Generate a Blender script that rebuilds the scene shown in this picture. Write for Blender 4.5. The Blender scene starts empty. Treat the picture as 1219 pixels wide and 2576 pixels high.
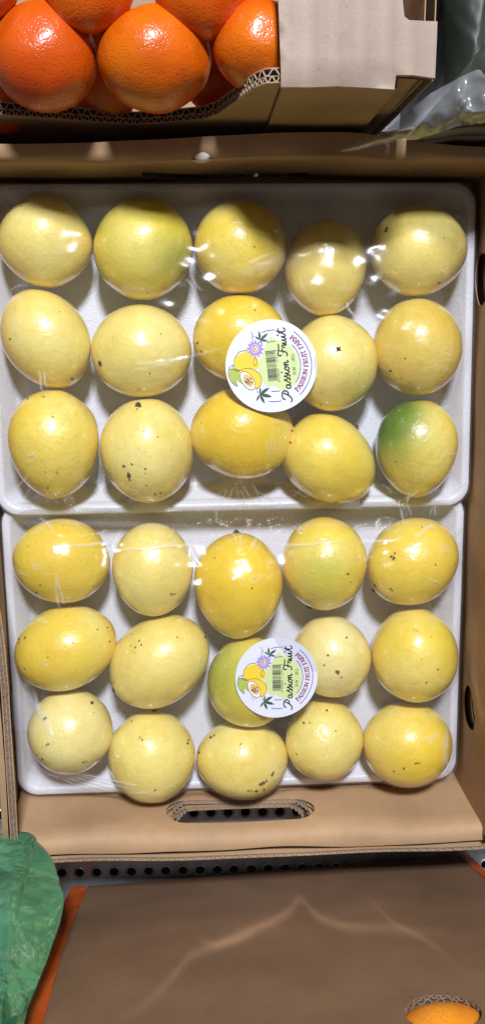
import bpy, math, random
import numpy as np
from mathutils import Vector, Matrix, noise
from mathutils.geometry import delaunay_2d_cdt
random.seed(7); RNG = np.random.default_rng(11)
PI = math.pi
sc = bpy.context.scene
COL = sc.collection

# ------------------------------------------------------------------ camera
CX, CY, F = 609.5, 1288.0, 2300.0
A_, B_, C_ = 0.18307362, 0.05472493, 0.0229214
def _rot(a, b, c):
    ca, sa, cb, sb, cc, s3 = math.cos(a), math.sin(a), math.cos(b), math.sin(b), math.cos(c), math.sin(c)
    Rx = np.array([[1, 0, 0], [0, ca, -sa], [0, sa, ca]]); Ry = np.array([[cb, 0, sb], [0, 1, 0], [-sb, 0, cb]])
    Rz = np.array([[cc, -s3, 0], [s3, cc, 0], [0, 0, 1]])
    return Rz @ Ry @ Rx
M = _rot(A_, B_, C_)              # world -> camera axes
H = 0.64445                       # camera height above the floor of the fruit carton (metres)
CAM = np.array([0, 0, H])
cam_d = bpy.data.cameras.new('camera'); cam = bpy.data.objects.new('camera', cam_d); COL.objects.link(cam)
cam_d.sensor_fit = 'VERTICAL'; cam_d.sensor_height = 24.0; cam_d.lens = F / 2576.0 * 24.0
cam_d.clip_start = 0.02; cam_d.clip_end = 50
mw = Matrix([[*M.T[0], 0], [*M.T[1], 0], [*M.T[2], H], [0, 0, 0, 1]]); cam.matrix_world = mw
sc.camera = cam
def ray(x, y):
    v = M.T @ np.array([(x - CX) / F, -(y - CY) / F, -1.0]); return v / -v[2]
def at(x, y, z): return CAM + ray(x, y) * (H - z)          # measured image point -> point at height z
def aty(x, y, Y):
    r = ray(x, y); return CAM + r * (Y / r[1])             # ... -> point on the vertical plane y = Y
def atx(x, y, X):
    r = ray(x, y); return CAM + r * (X / r[0])
def proj(P):
    q = (np.asarray(P) - CAM) @ M.T
    return np.stack([CX + q[..., 0] / -q[..., 2] * F, CY - q[..., 1] / -q[..., 2] * F], -1)

# ------------------------------------------------------------------ world, lamps, exposure
w = bpy.data.worlds.new('World'); sc.world = w; w.use_nodes = True
bg = w.node_tree.nodes['Background']; bg.inputs['Color'].default_value = (1.0, 0.91, 0.83, 1); bg.inputs['Strength'].default_value = 0.115
LIGHT_POS = Vector((0.07, 1.30, 1.96)); AIM = Vector((0.03, -0.08, 0.03))
LQ = (AIM - LIGHT_POS).to_track_quat('-Z', 'Y')
for i in range(3):
    for j in range(2):
        ld = bpy.data.lights.new('ceiling_lamp', 'AREA'); ld.shape = 'RECTANGLE'; ld.size = 0.085; ld.size_y = 0.115
        ld.energy = 15.8; ld.color = (0.875, 0.91, 1.0)
        lo = bpy.data.objects.new('ceiling_lamp', ld); COL.objects.link(lo)
        lo.rotation_euler = LQ.to_euler(); lo.location = LIGHT_POS + LQ @ Vector(((i - 1) * 0.099, (j - .5) * 0.129, 0))
sc.view_settings.view_transform = 'Standard'; sc.view_settings.look = 'None'
sc.view_settings.exposure = 0.0; sc.view_settings.gamma = 1.0

# ------------------------------------------------------------------ helpers
def tag(o, label=None, cat=None, group=None, kind=None):
    if label: o['label'] = label
    if cat: o['category'] = cat
    if group: o['group'] = group
    if kind: o['kind'] = kind
    return o
def empty(name, loc, label, cat, group=None):
    o = bpy.data.objects.new(name, None); COL.objects.link(o); o.location = loc; o.empty_display_size = .02
    return tag(o, label, cat, group)
class MB:
    """collects verts / faces / material slots, then becomes ONE mesh object"""
    def __init__(s): s.v = []; s.f = []; s.m = []
    def add(s, verts, faces, mi=0):
        b = len(s.v); s.v.extend([tuple(map(float, p)) for p in verts]); s.f.extend([tuple(i + b for i in f) for f in faces]); s.m.extend([mi] * len(faces))
    def build(s, name, mats, parent=None, smooth=True, origin=None, weld=0):
        me = bpy.data.meshes.new(name)
        o = bpy.data.objects.new(name, me); COL.objects.link(o)
        off = np.zeros(3)
        if origin is not None: off = np.array(origin, float); o.location = origin
        if parent is not None:
            o.parent = parent; q = parent
            while q is not None: off = off + np.array(q.location); q = q.parent
        vs = np.array(s.v) - off if origin is not None or parent is not None else np.array(s.v)
        me.from_pydata(vs.tolist(), [], s.f)
        for m in (mats if isinstance(mats, (list, tuple)) else [mats]): me.materials.append(m)
        me.polygons.foreach_set('material_index', s.m)
        me.polygons.foreach_set('use_smooth', [smooth] * len(s.f))
        me.update()
        return o
    def grid(s, P, mi=0, flip=False):
        P = np.asarray(P); n, m = P.shape[:2]
        fs = []
        for i in range(n - 1):
            for j in range(m - 1):
                q = (i * m + j, i * m + j + 1, (i + 1) * m + j + 1, (i + 1) * m + j)
                fs.append(q[::-1] if flip else q)
        s.add(P.reshape(-1, 3), fs, mi)
    def tube(s, pts, r, n=6, mi=0):
        pts = [Vector(p) for p in pts]; rings = []
        for i, p in enumerate(pts):
            d = (pts[min(i + 1, len(pts) - 1)] - pts[max(i - 1, 0)]).normalized()
            a = d.orthogonal().normalized(); b = d.cross(a); rr = r[i] if hasattr(r, '__len__') else r
            rings.append([p + (a * math.cos(t) + b * math.sin(t)) * rr for t in np.linspace(0, 2 * PI, n + 1)])
        s.grid([[tuple(q) for q in R] for R in rings], mi)

def in_poly(x, y, poly):
    r = False; n = len(poly); j = n - 1
    for i in range(n):
        xi, yi = poly[i]; xj, yj = poly[j]
        if (yi > y) != (yj > y) and x < (xj - xi) * (y - yi) / (yj - yi) + xi: r = not r
        j = i
    return r
def resample(poly, step, closed=True):
    out = []; n = len(poly)
    for i in range(n if closed else n - 1):
        a = np.array(poly[i], float); b = np.array(poly[(i + 1) % n], float)
        k = max(1, int(round(np.linalg.norm(b - a) / step)))
        for t in range(k): out.append(tuple(a + (b - a) * t / k))
    if not closed: out.append(tuple(map(float, poly[-1])))
    return out
def tri2d(outline, holes, step):
    loops = [resample(outline, step)] + [resample(h, min(step, .004)) for h in holes]
    V = []; E = []; lidx = []
    for L in loops:
        b = len(V); V += [Vector(p) for p in L]; E += [(b + i, b + (i + 1) % len(L)) for i in range(len(L))]; lidx.append((b, len(L)))
    xs = [p[0] for p in loops[0]]; ys = [p[1] for p in loops[0]]
    allp = np.array([p for L in loops for p in L])
    for x in np.arange(min(xs) + step / 2, max(xs), step):
        for y in np.arange(min(ys) + step / 2, max(ys), step):
            if np.min((allp[:, 0] - x) ** 2 + (allp[:, 1] - y) ** 2) < (step * .45) ** 2: continue
            if in_poly(x, y, loops[0]) and not any(in_poly(x, y, h) for h in loops[1:]): V.append(Vector((x, y)))
    r = delaunay_2d_cdt(V, E, [], 0, 1e-7)
    vs, fs = r[0], r[2]; keep = []
    for f in fs:
        c = sum((vs[i] for i in f), Vector((0, 0))) / len(f)
        if in_poly(c.x, c.y, loops[0]) and not any(in_poly(c.x, c.y, h) for h in loops[1:]): keep.append(tuple(f))
    return [tuple(v) for v in vs], keep, loops
def sheet(mb, outline, holes, w0, w1, fn, step=.02, mi=0, cache={}):
    """flat-cut board between through-thickness w0 and w1, bent into place by fn(u, v, w)"""
    key = (tuple(map(tuple, outline)), tuple(tuple(map(tuple, h)) for h in holes), step)
    if key not in cache: cache[key] = tri2d(outline, holes, step)
    vs, fs, loops = cache[key]
    mb.add([fn(u, v, w0) for u, v in vs], fs, mi)
    mb.add([fn(u, v, w1) for u, v in vs], [f[::-1] for f in fs], mi)
    for L in loops:
        n = len(L)
        mb.add([fn(u, v, w0) for u, v in L] + [fn(u, v, w1) for u, v in L],
               [(i, (i + 1) % n, n + (i + 1) % n, n + i) for i in range(n)], mi)
def flutes(mb, line, inward, w0, w1, lam, depth, fn, mi=0, lift=0.0, jit=.12, base=.0011):
    """the wavy middle sheet of corrugated board seen at a cut edge"""
    L = resample(line, lam / 10, closed=False); s = 0; rows = []; ph = random.random() * 6
    for i, p in enumerate(L):
        if i: s += math.dist(p, L[i - 1])
        wv = math.sin(2 * PI * s / lam + ph + .9 * noise.noise(Vector((s * 60, ph, 0)))); wv = max(-1, min(1, 1.35 * wv))
        wm = (w0 + w1) / 2 + wv * abs(w1 - w0) / 2 * .92
        dl = lift + jit * .004 * noise.noise(Vector((s * 200, ph, 3)))
        a = (p[0] - inward[0] * dl, p[1] - inward[1] * dl); b = (p[0] + inward[0] * depth, p[1] + inward[1] * depth)
        rows.append([fn(a[0], a[1], wm), fn(b[0], b[1], wm)])
    mb.grid(rows, mi)
    fb = []
    for p in resample(line, lam, closed=False):
        q = (p[0] + inward[0] * base, p[1] + inward[1] * base); fb.append([fn(q[0], q[1], w0), fn(q[0], q[1], w1)])
    mb.grid(fb, mi)
    th = .00035 * (1 if w1 > w0 else -1)
    rows2 = []
    L2 = rows
    for i in range(len(L2)):
        a = np.array(L2[max(i - 1, 0)][0], float); b = np.array(L2[min(i + 1, len(L2) - 1)][0], float)
        t = b - a; up = np.array(L2[i][0], float) - np.array(L2[i][1], float)
        n = np.cross(t, up); n = n / (np.linalg.norm(n) + 1e-12)
        rows2.append([np.array(L2[i][0]) - n * th, np.array(L2[i][0]) + n * th])
    mb.grid(rows2, mi)

# ------------------------------------------------------------------ materials
def nodemat(name):
    m = bpy.data.materials.new(name); m.use_nodes = True; nt = m.node_tree; b = nt.nodes['Principled BSDF']; return m, nt, b
def N(nt, t, **kw):
    n = nt.nodes.new(t)
    for k, v in kw.items():
        if k.startswith('i_'): n.inputs[k[2:].replace('_', ' ')].default_value = v
        else: setattr(n, k, v)
    return n
def ramp(nt, fac, stops):
    r = nt.nodes.new('ShaderNodeValToRGB'); e = r.color_ramp.elements
    while len(e) < len(stops): e.new(.5)
    for q, (p, c) in zip(e, stops): q.position = p; q.color = (*c, 1) if len(c) == 3 else c
    nt.links.new(fac, r.inputs[0]); return r
def mixc(nt, fac, a, b, blend='MIX'):
    n = nt.nodes.new('ShaderNodeMix'); n.data_type = 'RGBA'; n.blend_type = blend
    for sock, v in ((n.inputs[0], fac), (n.inputs[6], a), (n.inputs[7], b)):
        if isinstance(v, (int, float)): sock.default_value = v
        elif isinstance(v, tuple): sock.default_value = (*v, 1) if len(v) == 3 else v
        else: nt.links.new(v, sock)
    return n.outputs[2]
def coords(nt, scale=(1, 1, 1), kind='Object'):
    tc = nt.nodes.new('ShaderNodeTexCoord'); mp = nt.nodes.new('ShaderNodeMapping'); mp.inputs['Scale'].default_value = scale
    nt.links.new(tc.outputs[kind], mp.inputs[0]); return mp.outputs[0]
def bump(nt, b, h, strength, dist):
    n = nt.nodes.new('ShaderNodeBump'); n.inputs['Strength'].default_value = strength; n.inputs['Distance'].default_value = dist
    nt.links.new(h, n.inputs['Height']); nt.links.new(n.outputs[0], b.inputs['Normal']); return n
def plain(name, c, rough=.5, metal=0, spec=.5):
    m, nt, b = nodemat(name); b.inputs['Base Color'].default_value = (*c, 1); b.inputs['Roughness'].default_value = rough
    b.inputs['Metallic'].default_value = metal; b.inputs['Specular IOR Level'].default_value = spec; return m
def kraft(name, c, flute=None, rough=.62, wear=.5):
    m, nt, b = nodemat(name); co = coords(nt)
    n1 = N(nt, 'ShaderNodeTexNoise', i_Scale=14.0, i_Detail=5.0); nt.links.new(co, n1.inputs['Vector'])
    n2 = N(nt, 'ShaderNodeTexNoise', i_Scale=900.0, i_Detail=3.0); nt.links.new(co, n2.inputs['Vector'])
    n3 = N(nt, 'ShaderNodeTexNoise', i_Scale=60.0, i_Detail=6.0, i_Roughness=.7); nt.links.new(co, n3.inputs['Vector'])
    d = tuple(x * .80 for x in c); l = tuple(min(1, x * 1.14) for x in c)
    r1 = ramp(nt, n1.outputs[0], [(.3, d), (.7, l)])
    r2 = ramp(nt, n2.outputs[0], [(.3, (.93, .92, .91)), (.7, (1.03, 1.03, 1.03))])
    r3 = ramp(nt, n3.outputs[0], [(.25, (.86, .84, .82)), (.5, (1, 1, 1)), (.8, (1.07, 1.07, 1.08))])
    cc = mixc(nt, 1.0, r1.outputs[0], r2.outputs[0], 'MULTIPLY'); cc = mixc(nt, wear, cc, mixc(nt, 1.0, cc, r3.outputs[0], 'MULTIPLY'))
    # dark fibre flecks of recycled paper
    v = N(nt, 'ShaderNodeTexVoronoi', i_Scale=150.0, i_Randomness=1.0); nt.links.new(co, v.inputs['Vector'])
    fr = ramp(nt, v.outputs['Distance'], [(.035, (.55, .5, .45)), (.075, (1, 1, 1))])
    cc = mixc(nt, .8, cc, mixc(nt, 1.0, cc, fr.outputs[0], 'MULTIPLY'))
    nt.links.new(cc, b.inputs['Base Color']); b.inputs['Roughness'].default_value = rough; b.inputs['Specular IOR Level'].default_value = .35
    add = nt.nodes.new('ShaderNodeMath'); add.operation = 'MULTIPLY_ADD'; nt.links.new(n2.outputs[0], add.inputs[0]); add.inputs[1].default_value = .25
    nt.links.new(n3.outputs[0], add.inputs[2]); hgt = add.outputs[0]
    if flute:
        wv = N(nt, 'ShaderNodeTexWave', i_Scale=flute[1], i_Distortion=.6); wv.wave_type = 'BANDS'; wv.bands_direction = flute[0]
        nt.links.new(co, wv.inputs['Vector'])
        ad = nt.nodes.new('ShaderNodeMath'); ad.operation = 'MULTIPLY_ADD'; nt.links.new(wv.outputs['Fac'], ad.inputs[0]); ad.inputs[1].default_value = flute[2]
        nt.links.new(hgt, ad.inputs[2]); hgt = ad.outputs[0]
        if len(flute) > 3:
            fw_ = ramp(nt, wv.outputs['Fac'], [(.1, (1 - flute[3],) * 3), (.8, (1, 1, 1))]); cc = mixc(nt, 1.0, cc, fw_.outputs[0], 'MULTIPLY'); nt.links.new(cc, b.inputs['Base Color'])
    bump(nt, b, hgt, .5, .0006)
    return m
K_IN = kraft('kraft_liner', (.42, .262, .138), ('X', 30, .5))
K_OUT = kraft('kraft_outer', (.355, .225, .122), ('X', 26, .5))
K_PALE = kraft('kraft_pale', (.38, .285, .222), ('X', 25, 2.2, .07))
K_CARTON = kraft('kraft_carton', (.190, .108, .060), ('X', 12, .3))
K_CUT = kraft('kraft_cut_edge', (.30, .22, .155))
K_CUTD = kraft('kraft_flute', (.20, .145, .105))

def m_foam():
    m, nt, b = nodemat('white_foam'); co = coords(nt)
    v = N(nt, 'ShaderNodeTexVoronoi', i_Scale=900.0); nt.links.new(co, v.inputs['Vector'])
    n = N(nt, 'ShaderNodeTexNoise', i_Scale=1400.0, i_Detail=2.0); nt.links.new(co, n.inputs['Vector'])
    r = ramp(nt, n.outputs[0], [(.3, (.63, .63, .67)), (.7, (.73, .73, .775))])
    nt.links.new(r.outputs[0], b.inputs['Base Color']); b.inputs['Roughness'].default_value = .38; b.inputs['Specular IOR Level'].default_value = .5
    b.inputs['Coat Weight'].default_value = .15; b.inputs['Coat Roughness'].default_value = .25
    bump(nt, b, v.outputs['Distance'], .35, .0006)
    return m
FOAM = m_foam()

def m_fruit():
    m, nt, b = nodemat('passion_fruit_peel')
    at_ = nt.nodes.new('ShaderNodeAttribute'); at_.attribute_name = 'peel'
    bl = nt.nodes.new('ShaderNodeAttribute'); bl.attribute_name = 'mark'
    wr = nt.nodes.new('ShaderNodeAttribute'); wr.attribute_name = 'wrinkle'
    oi = nt.nodes.new('ShaderNodeObjectInfo'); tc = nt.nodes.new('ShaderNodeTexCoord')
    ad = nt.nodes.new('ShaderNodeVectorMath'); ad.operation = 'ADD'; sm = nt.nodes.new('ShaderNodeVectorMath'); sm.operation = 'SCALE'
    cm = nt.nodes.new('ShaderNodeCombineXYZ')
    for i in range(3): nt.links.new(oi.outputs['Random'], cm.inputs[i])
    nt.links.new(cm.outputs[0], sm.inputs[0]); sm.inputs['Scale'].default_value = 3.0
    nt.links.new(tc.outputs['Object'], ad.inputs[0]); nt.links.new(sm.outputs[0], ad.inputs[1]); co = ad.outputs[0]
    def nz(s, d=4.0, r=.5):
        n = N(nt, 'ShaderNodeTexNoise', i_Scale=s, i_Detail=d, i_Roughness=r); nt.links.new(co, n.inputs['Vector']); return n.outputs[0]
    big = ramp(nt, nz(32, 3), [(.3, (.95, .92, .76)), (.55, (1, 1, 1)), (.75, (1.02, 1.03, 1.12))])
    mid = ramp(nt, nz(170, 4, .65), [(.25, (.92, .88, .78)), (.5, (1, 1, 1)), (.8, (1.02, 1.03, 1.15))])
    c = mixc(nt, 1.0, at_.outputs['Color'], big.outputs[0], 'MULTIPLY'); c = mixc(nt, 1.0, c, mid.outputs[0], 'MULTIPLY')
    # lenticels: pinprick dots
    v = N(nt, 'ShaderNodeTexVoronoi', i_Scale=260.0); nt.links.new(co, v.inputs['Vector'])
    dots = ramp(nt, v.outputs['Distance'], [(.08, (1.13, 1.12, 1.2)), (.22, (1, 1, 1))])
    c = mixc(nt, .8, c, mixc(nt, 1.0, c, dots.outputs[0], 'MULTIPLY'))
    # scattered brown flecks
    v2 = N(nt, 'ShaderNodeTexVoronoi', i_Scale=75.0); nt.links.new(co, v2.inputs['Vector'])
    sp = nt.nodes.new('ShaderNodeMath'); sp.operation = 'MULTIPLY'
    s1 = ramp(nt, v2.outputs['Distance'], [(.04, (1, 1, 1)), (.085, (0, 0, 0))]); s2 = ramp(nt, nz(60, 2), [(.54, (0, 0, 0)), (.6, (1, 1, 1))])
    nt.links.new(s1.outputs[0], sp.inputs[0]); nt.links.new(s2.outputs[0], sp.inputs[1])
    c = mixc(nt, sp.outputs[0], c, (.20, .13, .05))
    bm = nt.nodes.new('ShaderNodeMath'); bm.operation = 'MULTIPLY_ADD'; nt.links.new(nz(700, 3), bm.inputs[0]); bm.inputs[1].default_value = .9
    sb = nt.nodes.new('ShaderNodeMath'); sb.operation = 'SUBTRACT'; nt.links.new(bl.outputs['Fac'], sb.inputs[0]); sb.inputs[1].default_value = .45
    nt.links.new(sb.outputs[0], bm.inputs[2])
    mk = ramp(nt, bm.outputs[0], [(.38, (0, 0, 0)), (.62, (1, 1, 1))])
    hl_ = ramp(nt, bm.outputs[0], [(.16, (0, 0, 0)), (.5, (.75, .75, .75))]); c = mixc(nt, hl_.outputs[0], c, (.30, .19, .05))
    c = mixc(nt, mk.outputs[0], c, (.085, .058, .035))
    bt = ramp(nt, nz(38, 5, .7), [(.60, (0, 0, 0)), (.74, (.55, .55, .55))]); c = mixc(nt, bt.outputs[0], c, mixc(nt, 1.0, c, (.86, .74, .52), 'MULTIPLY'))
    nt.links.new(c, b.inputs['Base Color']); b.inputs['Roughness'].default_value = .36; b.inputs['Specular IOR Level'].default_value = .5
    b.inputs['Coat Weight'].default_value = 1.0; b.inputs['Coat Roughness'].default_value = .11; b.inputs['Coat IOR'].default_value = 1.5
    b.inputs['Subsurface Weight'].default_value = .10; b.inputs['Subsurface Radius'].default_value = (.004, .003, .001); b.inputs['Subsurface Scale'].default_value = 1.0
    # skin relief
    h1 = nt.nodes.new('ShaderNodeMath'); h1.operation = 'MULTIPLY_ADD'; nt.links.new(nz(420, 3), h1.inputs[0]); h1.inputs[1].default_value = .35
    wn = N(nt, 'ShaderNodeTexNoise', i_Scale=95.0, i_Detail=3.0, i_Distortion=1.6); nt.links.new(co, wn.inputs['Vector'])
    wa = nt.nodes.new('ShaderNodeMath'); wa.operation = 'MULTIPLY'; nt.links.new(wn.outputs[0], wa.inputs[0]); nt.links.new(wr.outputs['Fac'], wa.inputs[1])
    nt.links.new(wa.outputs[0], h1.inputs[2])
    bump(nt, b, h1.outputs[0], .5, .0016)
    return m
FRUIT = m_fruit()

def m_mandarin():
    m, nt, b = nodemat('mandarin_peel'); co = coords(nt)
    at_ = nt.nodes.new('ShaderNodeAttribute'); at_.attribute_name = 'peel'
    n = N(nt, 'ShaderNodeTexNoise', i_Scale=45.0, i_Detail=3.0); nt.links.new(co, n.inputs['Vector'])
    r = ramp(nt, n.outputs[0], [(.3, (.86, .74, .7)), (.7, (1.1, 1.12, 1.0))])
    c = mixc(nt, 1.0, at_.outputs['Color'], r.outputs[0], 'MULTIPLY')
    v = N(nt, 'ShaderNodeTexVoronoi', i_Scale=640.0); nt.links.new(co, v.inputs['Vector'])
    v2 = N(nt, 'ShaderNodeTexVoronoi', i_Scale=420.0); nt.links.new(co, v2.inputs['Vector'])
    mn = nt.nodes.new('ShaderNodeMath'); mn.operation = 'MINIMUM'; nt.links.new(v.outputs['Distance'], mn.inputs[0]); nt.links.new(v2.outputs['Distance'], mn.inputs[1])
    dk = ramp(nt, mn.outputs[0], [(.05, (.82, .72, .7)), (.25, (1, 1, 1))])
    c = mixc(nt, 1.0, c, dk.outputs[0], 'MULTIPLY')
    nt.links.new(c, b.inputs['Base Color']); b.inputs['Roughness'].default_value = .30; b.inputs['Specular IOR Level'].default_value = .5
    sm = nt.nodes.new('ShaderNodeMath'); sm.operation = 'SMOOTH_MIN'; nt.links.new(mn.outputs[0], sm.inputs[0]); sm.inputs[1].default_value = .35; sm.inputs[2].default_value = .2
    ad = nt.nodes.new('ShaderNodeMath'); ad.operation = 'MULTIPLY_ADD'; n2 = N(nt, 'ShaderNodeTexNoise', i_Scale=130.0, i_Detail=3.0); nt.links.new(co, n2.inputs['Vector'])
    nt.links.new(n2.outputs[0], ad.inputs[0]); ad.inputs[1].default_value = .8; nt.links.new(sm.outputs[0], ad.inputs[2])
    bump(nt, b, ad.outputs[0], .5, .0010)
    return m
MAND = m_mandarin()

def m_film(name, tint=(.97, .97, .98), refl=1.7, haze=.025, rough=.04, bscale=90, bstr=.12):
    m, nt, b = nodemat(name); nt.nodes.remove(b); out = nt.nodes['Material Output']
    tr = N(nt, 'ShaderNodeBsdfTransparent'); tr.inputs[0].default_value = (*tint, 1)
    gl = N(nt, 'ShaderNodeBsdfAnisotropic' if False else 'ShaderNodeBsdfGlossy'); gl.inputs['Roughness'].default_value = rough
    df = N(nt, 'ShaderNodeBsdfDiffuse'); df.inputs[0].default_value = (.85, .85, .87, 1)
    fr = N(nt, 'ShaderNodeLayerWeight'); fr.inputs['Blend'].default_value = .5
    pw = N(nt, 'ShaderNodeMath', operation='POWER'); pw.inputs[1].default_value = 5.0; nt.links.new(fr.outputs['Facing'], pw.inputs[0])
    mu = N(nt, 'ShaderNodeMath', operation='MULTIPLY_ADD', use_clamp=True); mu.inputs[1].default_value = .45; mu.inputs[2].default_value = .037 * refl; nt.links.new(pw.outputs[0], mu.inputs[0])
    ca_ = nt.nodes.new('ShaderNodeAttribute'); ca_.attribute_name = 'crease'
    hz_ = N(nt, 'ShaderNodeMath', operation='MULTIPLY_ADD', use_clamp=True); hz_.inputs[1].default_value = .38; hz_.inputs[2].default_value = haze; nt.links.new(ca_.outputs['Fac'], hz_.inputs[0])  # diffuse whitening along folds, also carries the painted sheen
    m1 = nt.nodes.new('ShaderNodeMixShader'); nt.links.new(hz_.outputs[0], m1.inputs[0]); nt.links.new(tr.outputs[0], m1.inputs[1]); nt.links.new(df.outputs[0], m1.inputs[2])
    g2 = N(nt, 'ShaderNodeBsdfGlossy'); g2.inputs['Roughness'].default_value = rough * 5
    gm = nt.nodes.new('ShaderNodeMixShader'); gm.inputs[0].default_value = .25; nt.links.new(gl.outputs[0], gm.inputs[1]); nt.links.new(g2.outputs[0], gm.inputs[2])
    m2 = nt.nodes.new('ShaderNodeMixShader'); nt.links.new(mu.outputs[0], m2.inputs[0]); nt.links.new(m1.outputs[0], m2.inputs[1]); nt.links.new(gm.outputs[0], m2.inputs[2])
    nt.links.new(m2.outputs[0], out.inputs[0])
    co = coords(nt, (1, 1, .3)); n = N(nt, 'ShaderNodeTexNoise', i_Scale=bscale, i_Detail=2.0, i_Distortion=.8); nt.links.new(co, n.inputs['Vector'])
    bp = nt.nodes.new('ShaderNodeBump'); bp.inputs['Strength'].default_value = bstr; bp.inputs['Distance'].default_value = .0012
    nt.links.new(n.outputs[0], bp.inputs['Height'])
    for x in (gl, fr, g2): nt.links.new(bp.outputs[0], x.inputs['Normal'])
    return m
FILM = m_film('cling_film', refl=2.2, haze=.02)
CLEAR = m_film('clear_polythene', (.80, .82, .83), 4.0, .15, .06, 75, .9)

def m_bag(name, c, tw, rough, see=0, bs=40, bd=.006, f0=.06):
    m, nt, b = nodemat(name); nt.nodes.remove(b); out = nt.nodes['Material Output']
    co = coords(nt); n = N(nt, 'ShaderNodeTexNoise', i_Scale=22.0, i_Detail=4.0); nt.links.new(co, n.inputs['Vector'])
    r = ramp(nt, n.outputs[0], [(.3, tuple(x * .6 for x in c)), (.7, tuple(min(1, x * 1.5) for x in c))])
    df = N(nt, 'ShaderNodeBsdfDiffuse'); tl = N(nt, 'ShaderNodeBsdfTranslucent'); gl = N(nt, 'ShaderNodeBsdfGlossy'); gl.inputs['Roughness'].default_value = rough
    nt.links.new(r.outputs[0], df.inputs[0]); nt.links.new(r.outputs[0], tl.inputs[0])
    lw_ = N(nt, 'ShaderNodeLayerWeight'); lw_.inputs['Blend'].default_value = .5
    pw = N(nt, 'ShaderNodeMath', operation='POWER'); pw.inputs[1].default_value = 5.0; nt.links.new(lw_.outputs['Facing'], pw.inputs[0])
    fr = N(nt, 'ShaderNodeMath', operation='MULTIPLY_ADD', use_clamp=True); fr.inputs[1].default_value = .8; fr.inputs[2].default_value = f0; nt.links.new(pw.outputs[0], fr.inputs[0])
    m1 = nt.nodes.new('ShaderNodeMixShader'); m1.inputs[0].default_value = tw; nt.links.new(df.outputs[0], m1.inputs[1]); nt.links.new(tl.outputs[0], m1.inputs[2])
    if see:
        tp_ = N(nt, 'ShaderNodeBsdfTransparent'); tp_.inputs[0].default_value = (.45, .8, .55, 1)
        m3 = nt.nodes.new('ShaderNodeMixShader'); m3.inputs[0].default_value = see; nt.links.new(m1.outputs[0], m3.inputs[1]); nt.links.new(tp_.outputs[0], m3.inputs[2]); m1 = m3
    m2 = nt.nodes.new('ShaderNodeMixShader'); nt.links.new(fr.outputs[0], m2.inputs[0]); nt.links.new(m1.outputs[0], m2.inputs[1]); nt.links.new(gl.outputs[0], m2.inputs[2])
    nt.links.new(m2.outputs[0], out.inputs[0])
    n2 = N(nt, 'ShaderNodeTexNoise', i_Scale=bs, i_Detail=2.0, i_Distortion=1.6); nt.links.new(co, n2.inputs['Vector'])
    bp = nt.nodes.new('ShaderNodeBump'); bp.inputs['Strength'].default_value = .8; bp.inputs['Distance'].default_value = bd
    nt.links.new(n2.outputs[0], bp.inputs['Height'])
    for x in (df, gl, tl): nt.links.new(bp.outputs[0], x.inputs['Normal'])
    return m
GREENBAG = m_bag('green_polythene', (.10, .40, .20), .5, .07, .20, 21, .010, .14)
DARKBAG = m_bag('dark_green_polythene', (.022, .028, .020), .1, .45, 0, 14, .003, .03)

def m_metal():
    m, nt, b = nodemat('galvanised_steel'); co = coords(nt)
    n = N(nt, 'ShaderNodeTexNoise', i_Scale=60.0, i_Detail=5.0); nt.links.new(co, n.inputs['Vector'])
    r = ramp(nt, n.outputs[0], [(.3, (.22, .215, .23)), (.7, (.33, .325, .35))]); nt.links.new(r.outputs[0], b.inputs['Base Color'])
    r2 = ramp(nt, n.outputs[0], [(.3, (.32,) * 3), (.7, (.5,) * 3)]); nt.links.new(r2.outputs[0], b.inputs['Roughness'])
    b.inputs['Metallic'].default_value = .45
    return m
METAL = m_metal()
def m_tape():
    m, nt, b = nodemat('orange_tape'); co = coords(nt)
    n = N(nt, 'ShaderNodeTexNoise', i_Scale=40.0, i_Detail=4.0); nt.links.new(co, n.inputs['Vector'])
    r = ramp(nt, n.outputs[0], [(.3, (.40, .055, .006)), (.72, (.56, .10, .016))]); nt.links.new(r.outputs[0], b.inputs['Base Color'])
    b.inputs['Roughness'].default_value = .32
    n2 = N(nt, 'ShaderNodeTexNoise', i_Scale=120.0, i_Detail=2.0); nt.links.new(co, n2.inputs['Vector']); bump(nt, b, n2.outputs[0], .4, .001)
    return m
TAPE = m_tape()
STEM = plain('dry_stem', (.05, .032, .018), .8)
DARK = plain('shade_black', (.012, .011, .011), .9)
PAPER = plain('torn_white_paper', (.62, .56, .52), .8)

# ------------------------------------------------------------------ perforated shelf
Z_SH = -0.0055
def fn_flat(z0):
    return lambda u, v, w: (u, v, z0 + w)
hp0 = at(200, 2195, Z_SH); hp1 = at(460, 2190, Z_SH); hd = (hp1 - hp0) / 6; hq = at(660, 2042, Z_SH)
perp = np.array([-hd[1], hd[0], 0]); perp = perp / np.linalg.norm(perp)
rowgap = abs(np.dot(hq - hp0, perp)) / 2
phase = (np.dot(hq - hp0, hd) / np.dot(hd, hd)) % 1.0
holes = []; rim = MB(); ucos = hd / np.linalg.norm(hd)
for rr in range(-3, 4):
    for k in range(-9, 32):
        c = hp0 + hd * (k + phase * rr / 2) + perp * rowgap * rr
        if not (-.235 < c[0] < .33 and -.50 < c[1] < -.325): continue
        holes.append([(c[0] + .0035 * math.cos(t), c[1] + .0035 * math.sin(t)) for t in np.linspace(0, 2 * PI, 15)[:-1]])
        ring = []
        for r_, z_ in ((.0035, -.0012), (.0036, .0002), (.0040, .0007), (.0046, .0006), (.0053, .0001)):
            ring.append([(c[0] + r_ * math.cos(t), c[1] + r_ * math.sin(t), Z_SH + z_) for t in np.linspace(0, 2 * PI, 17)])
        rim.grid(ring)
mb = MB(); sheet(mb, [(-.26, -.52), (.36, -.52), (.36, -.31), (-.26, -.31)], holes, -.0012, 0, fn_flat(Z_SH), step=.0125)
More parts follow.
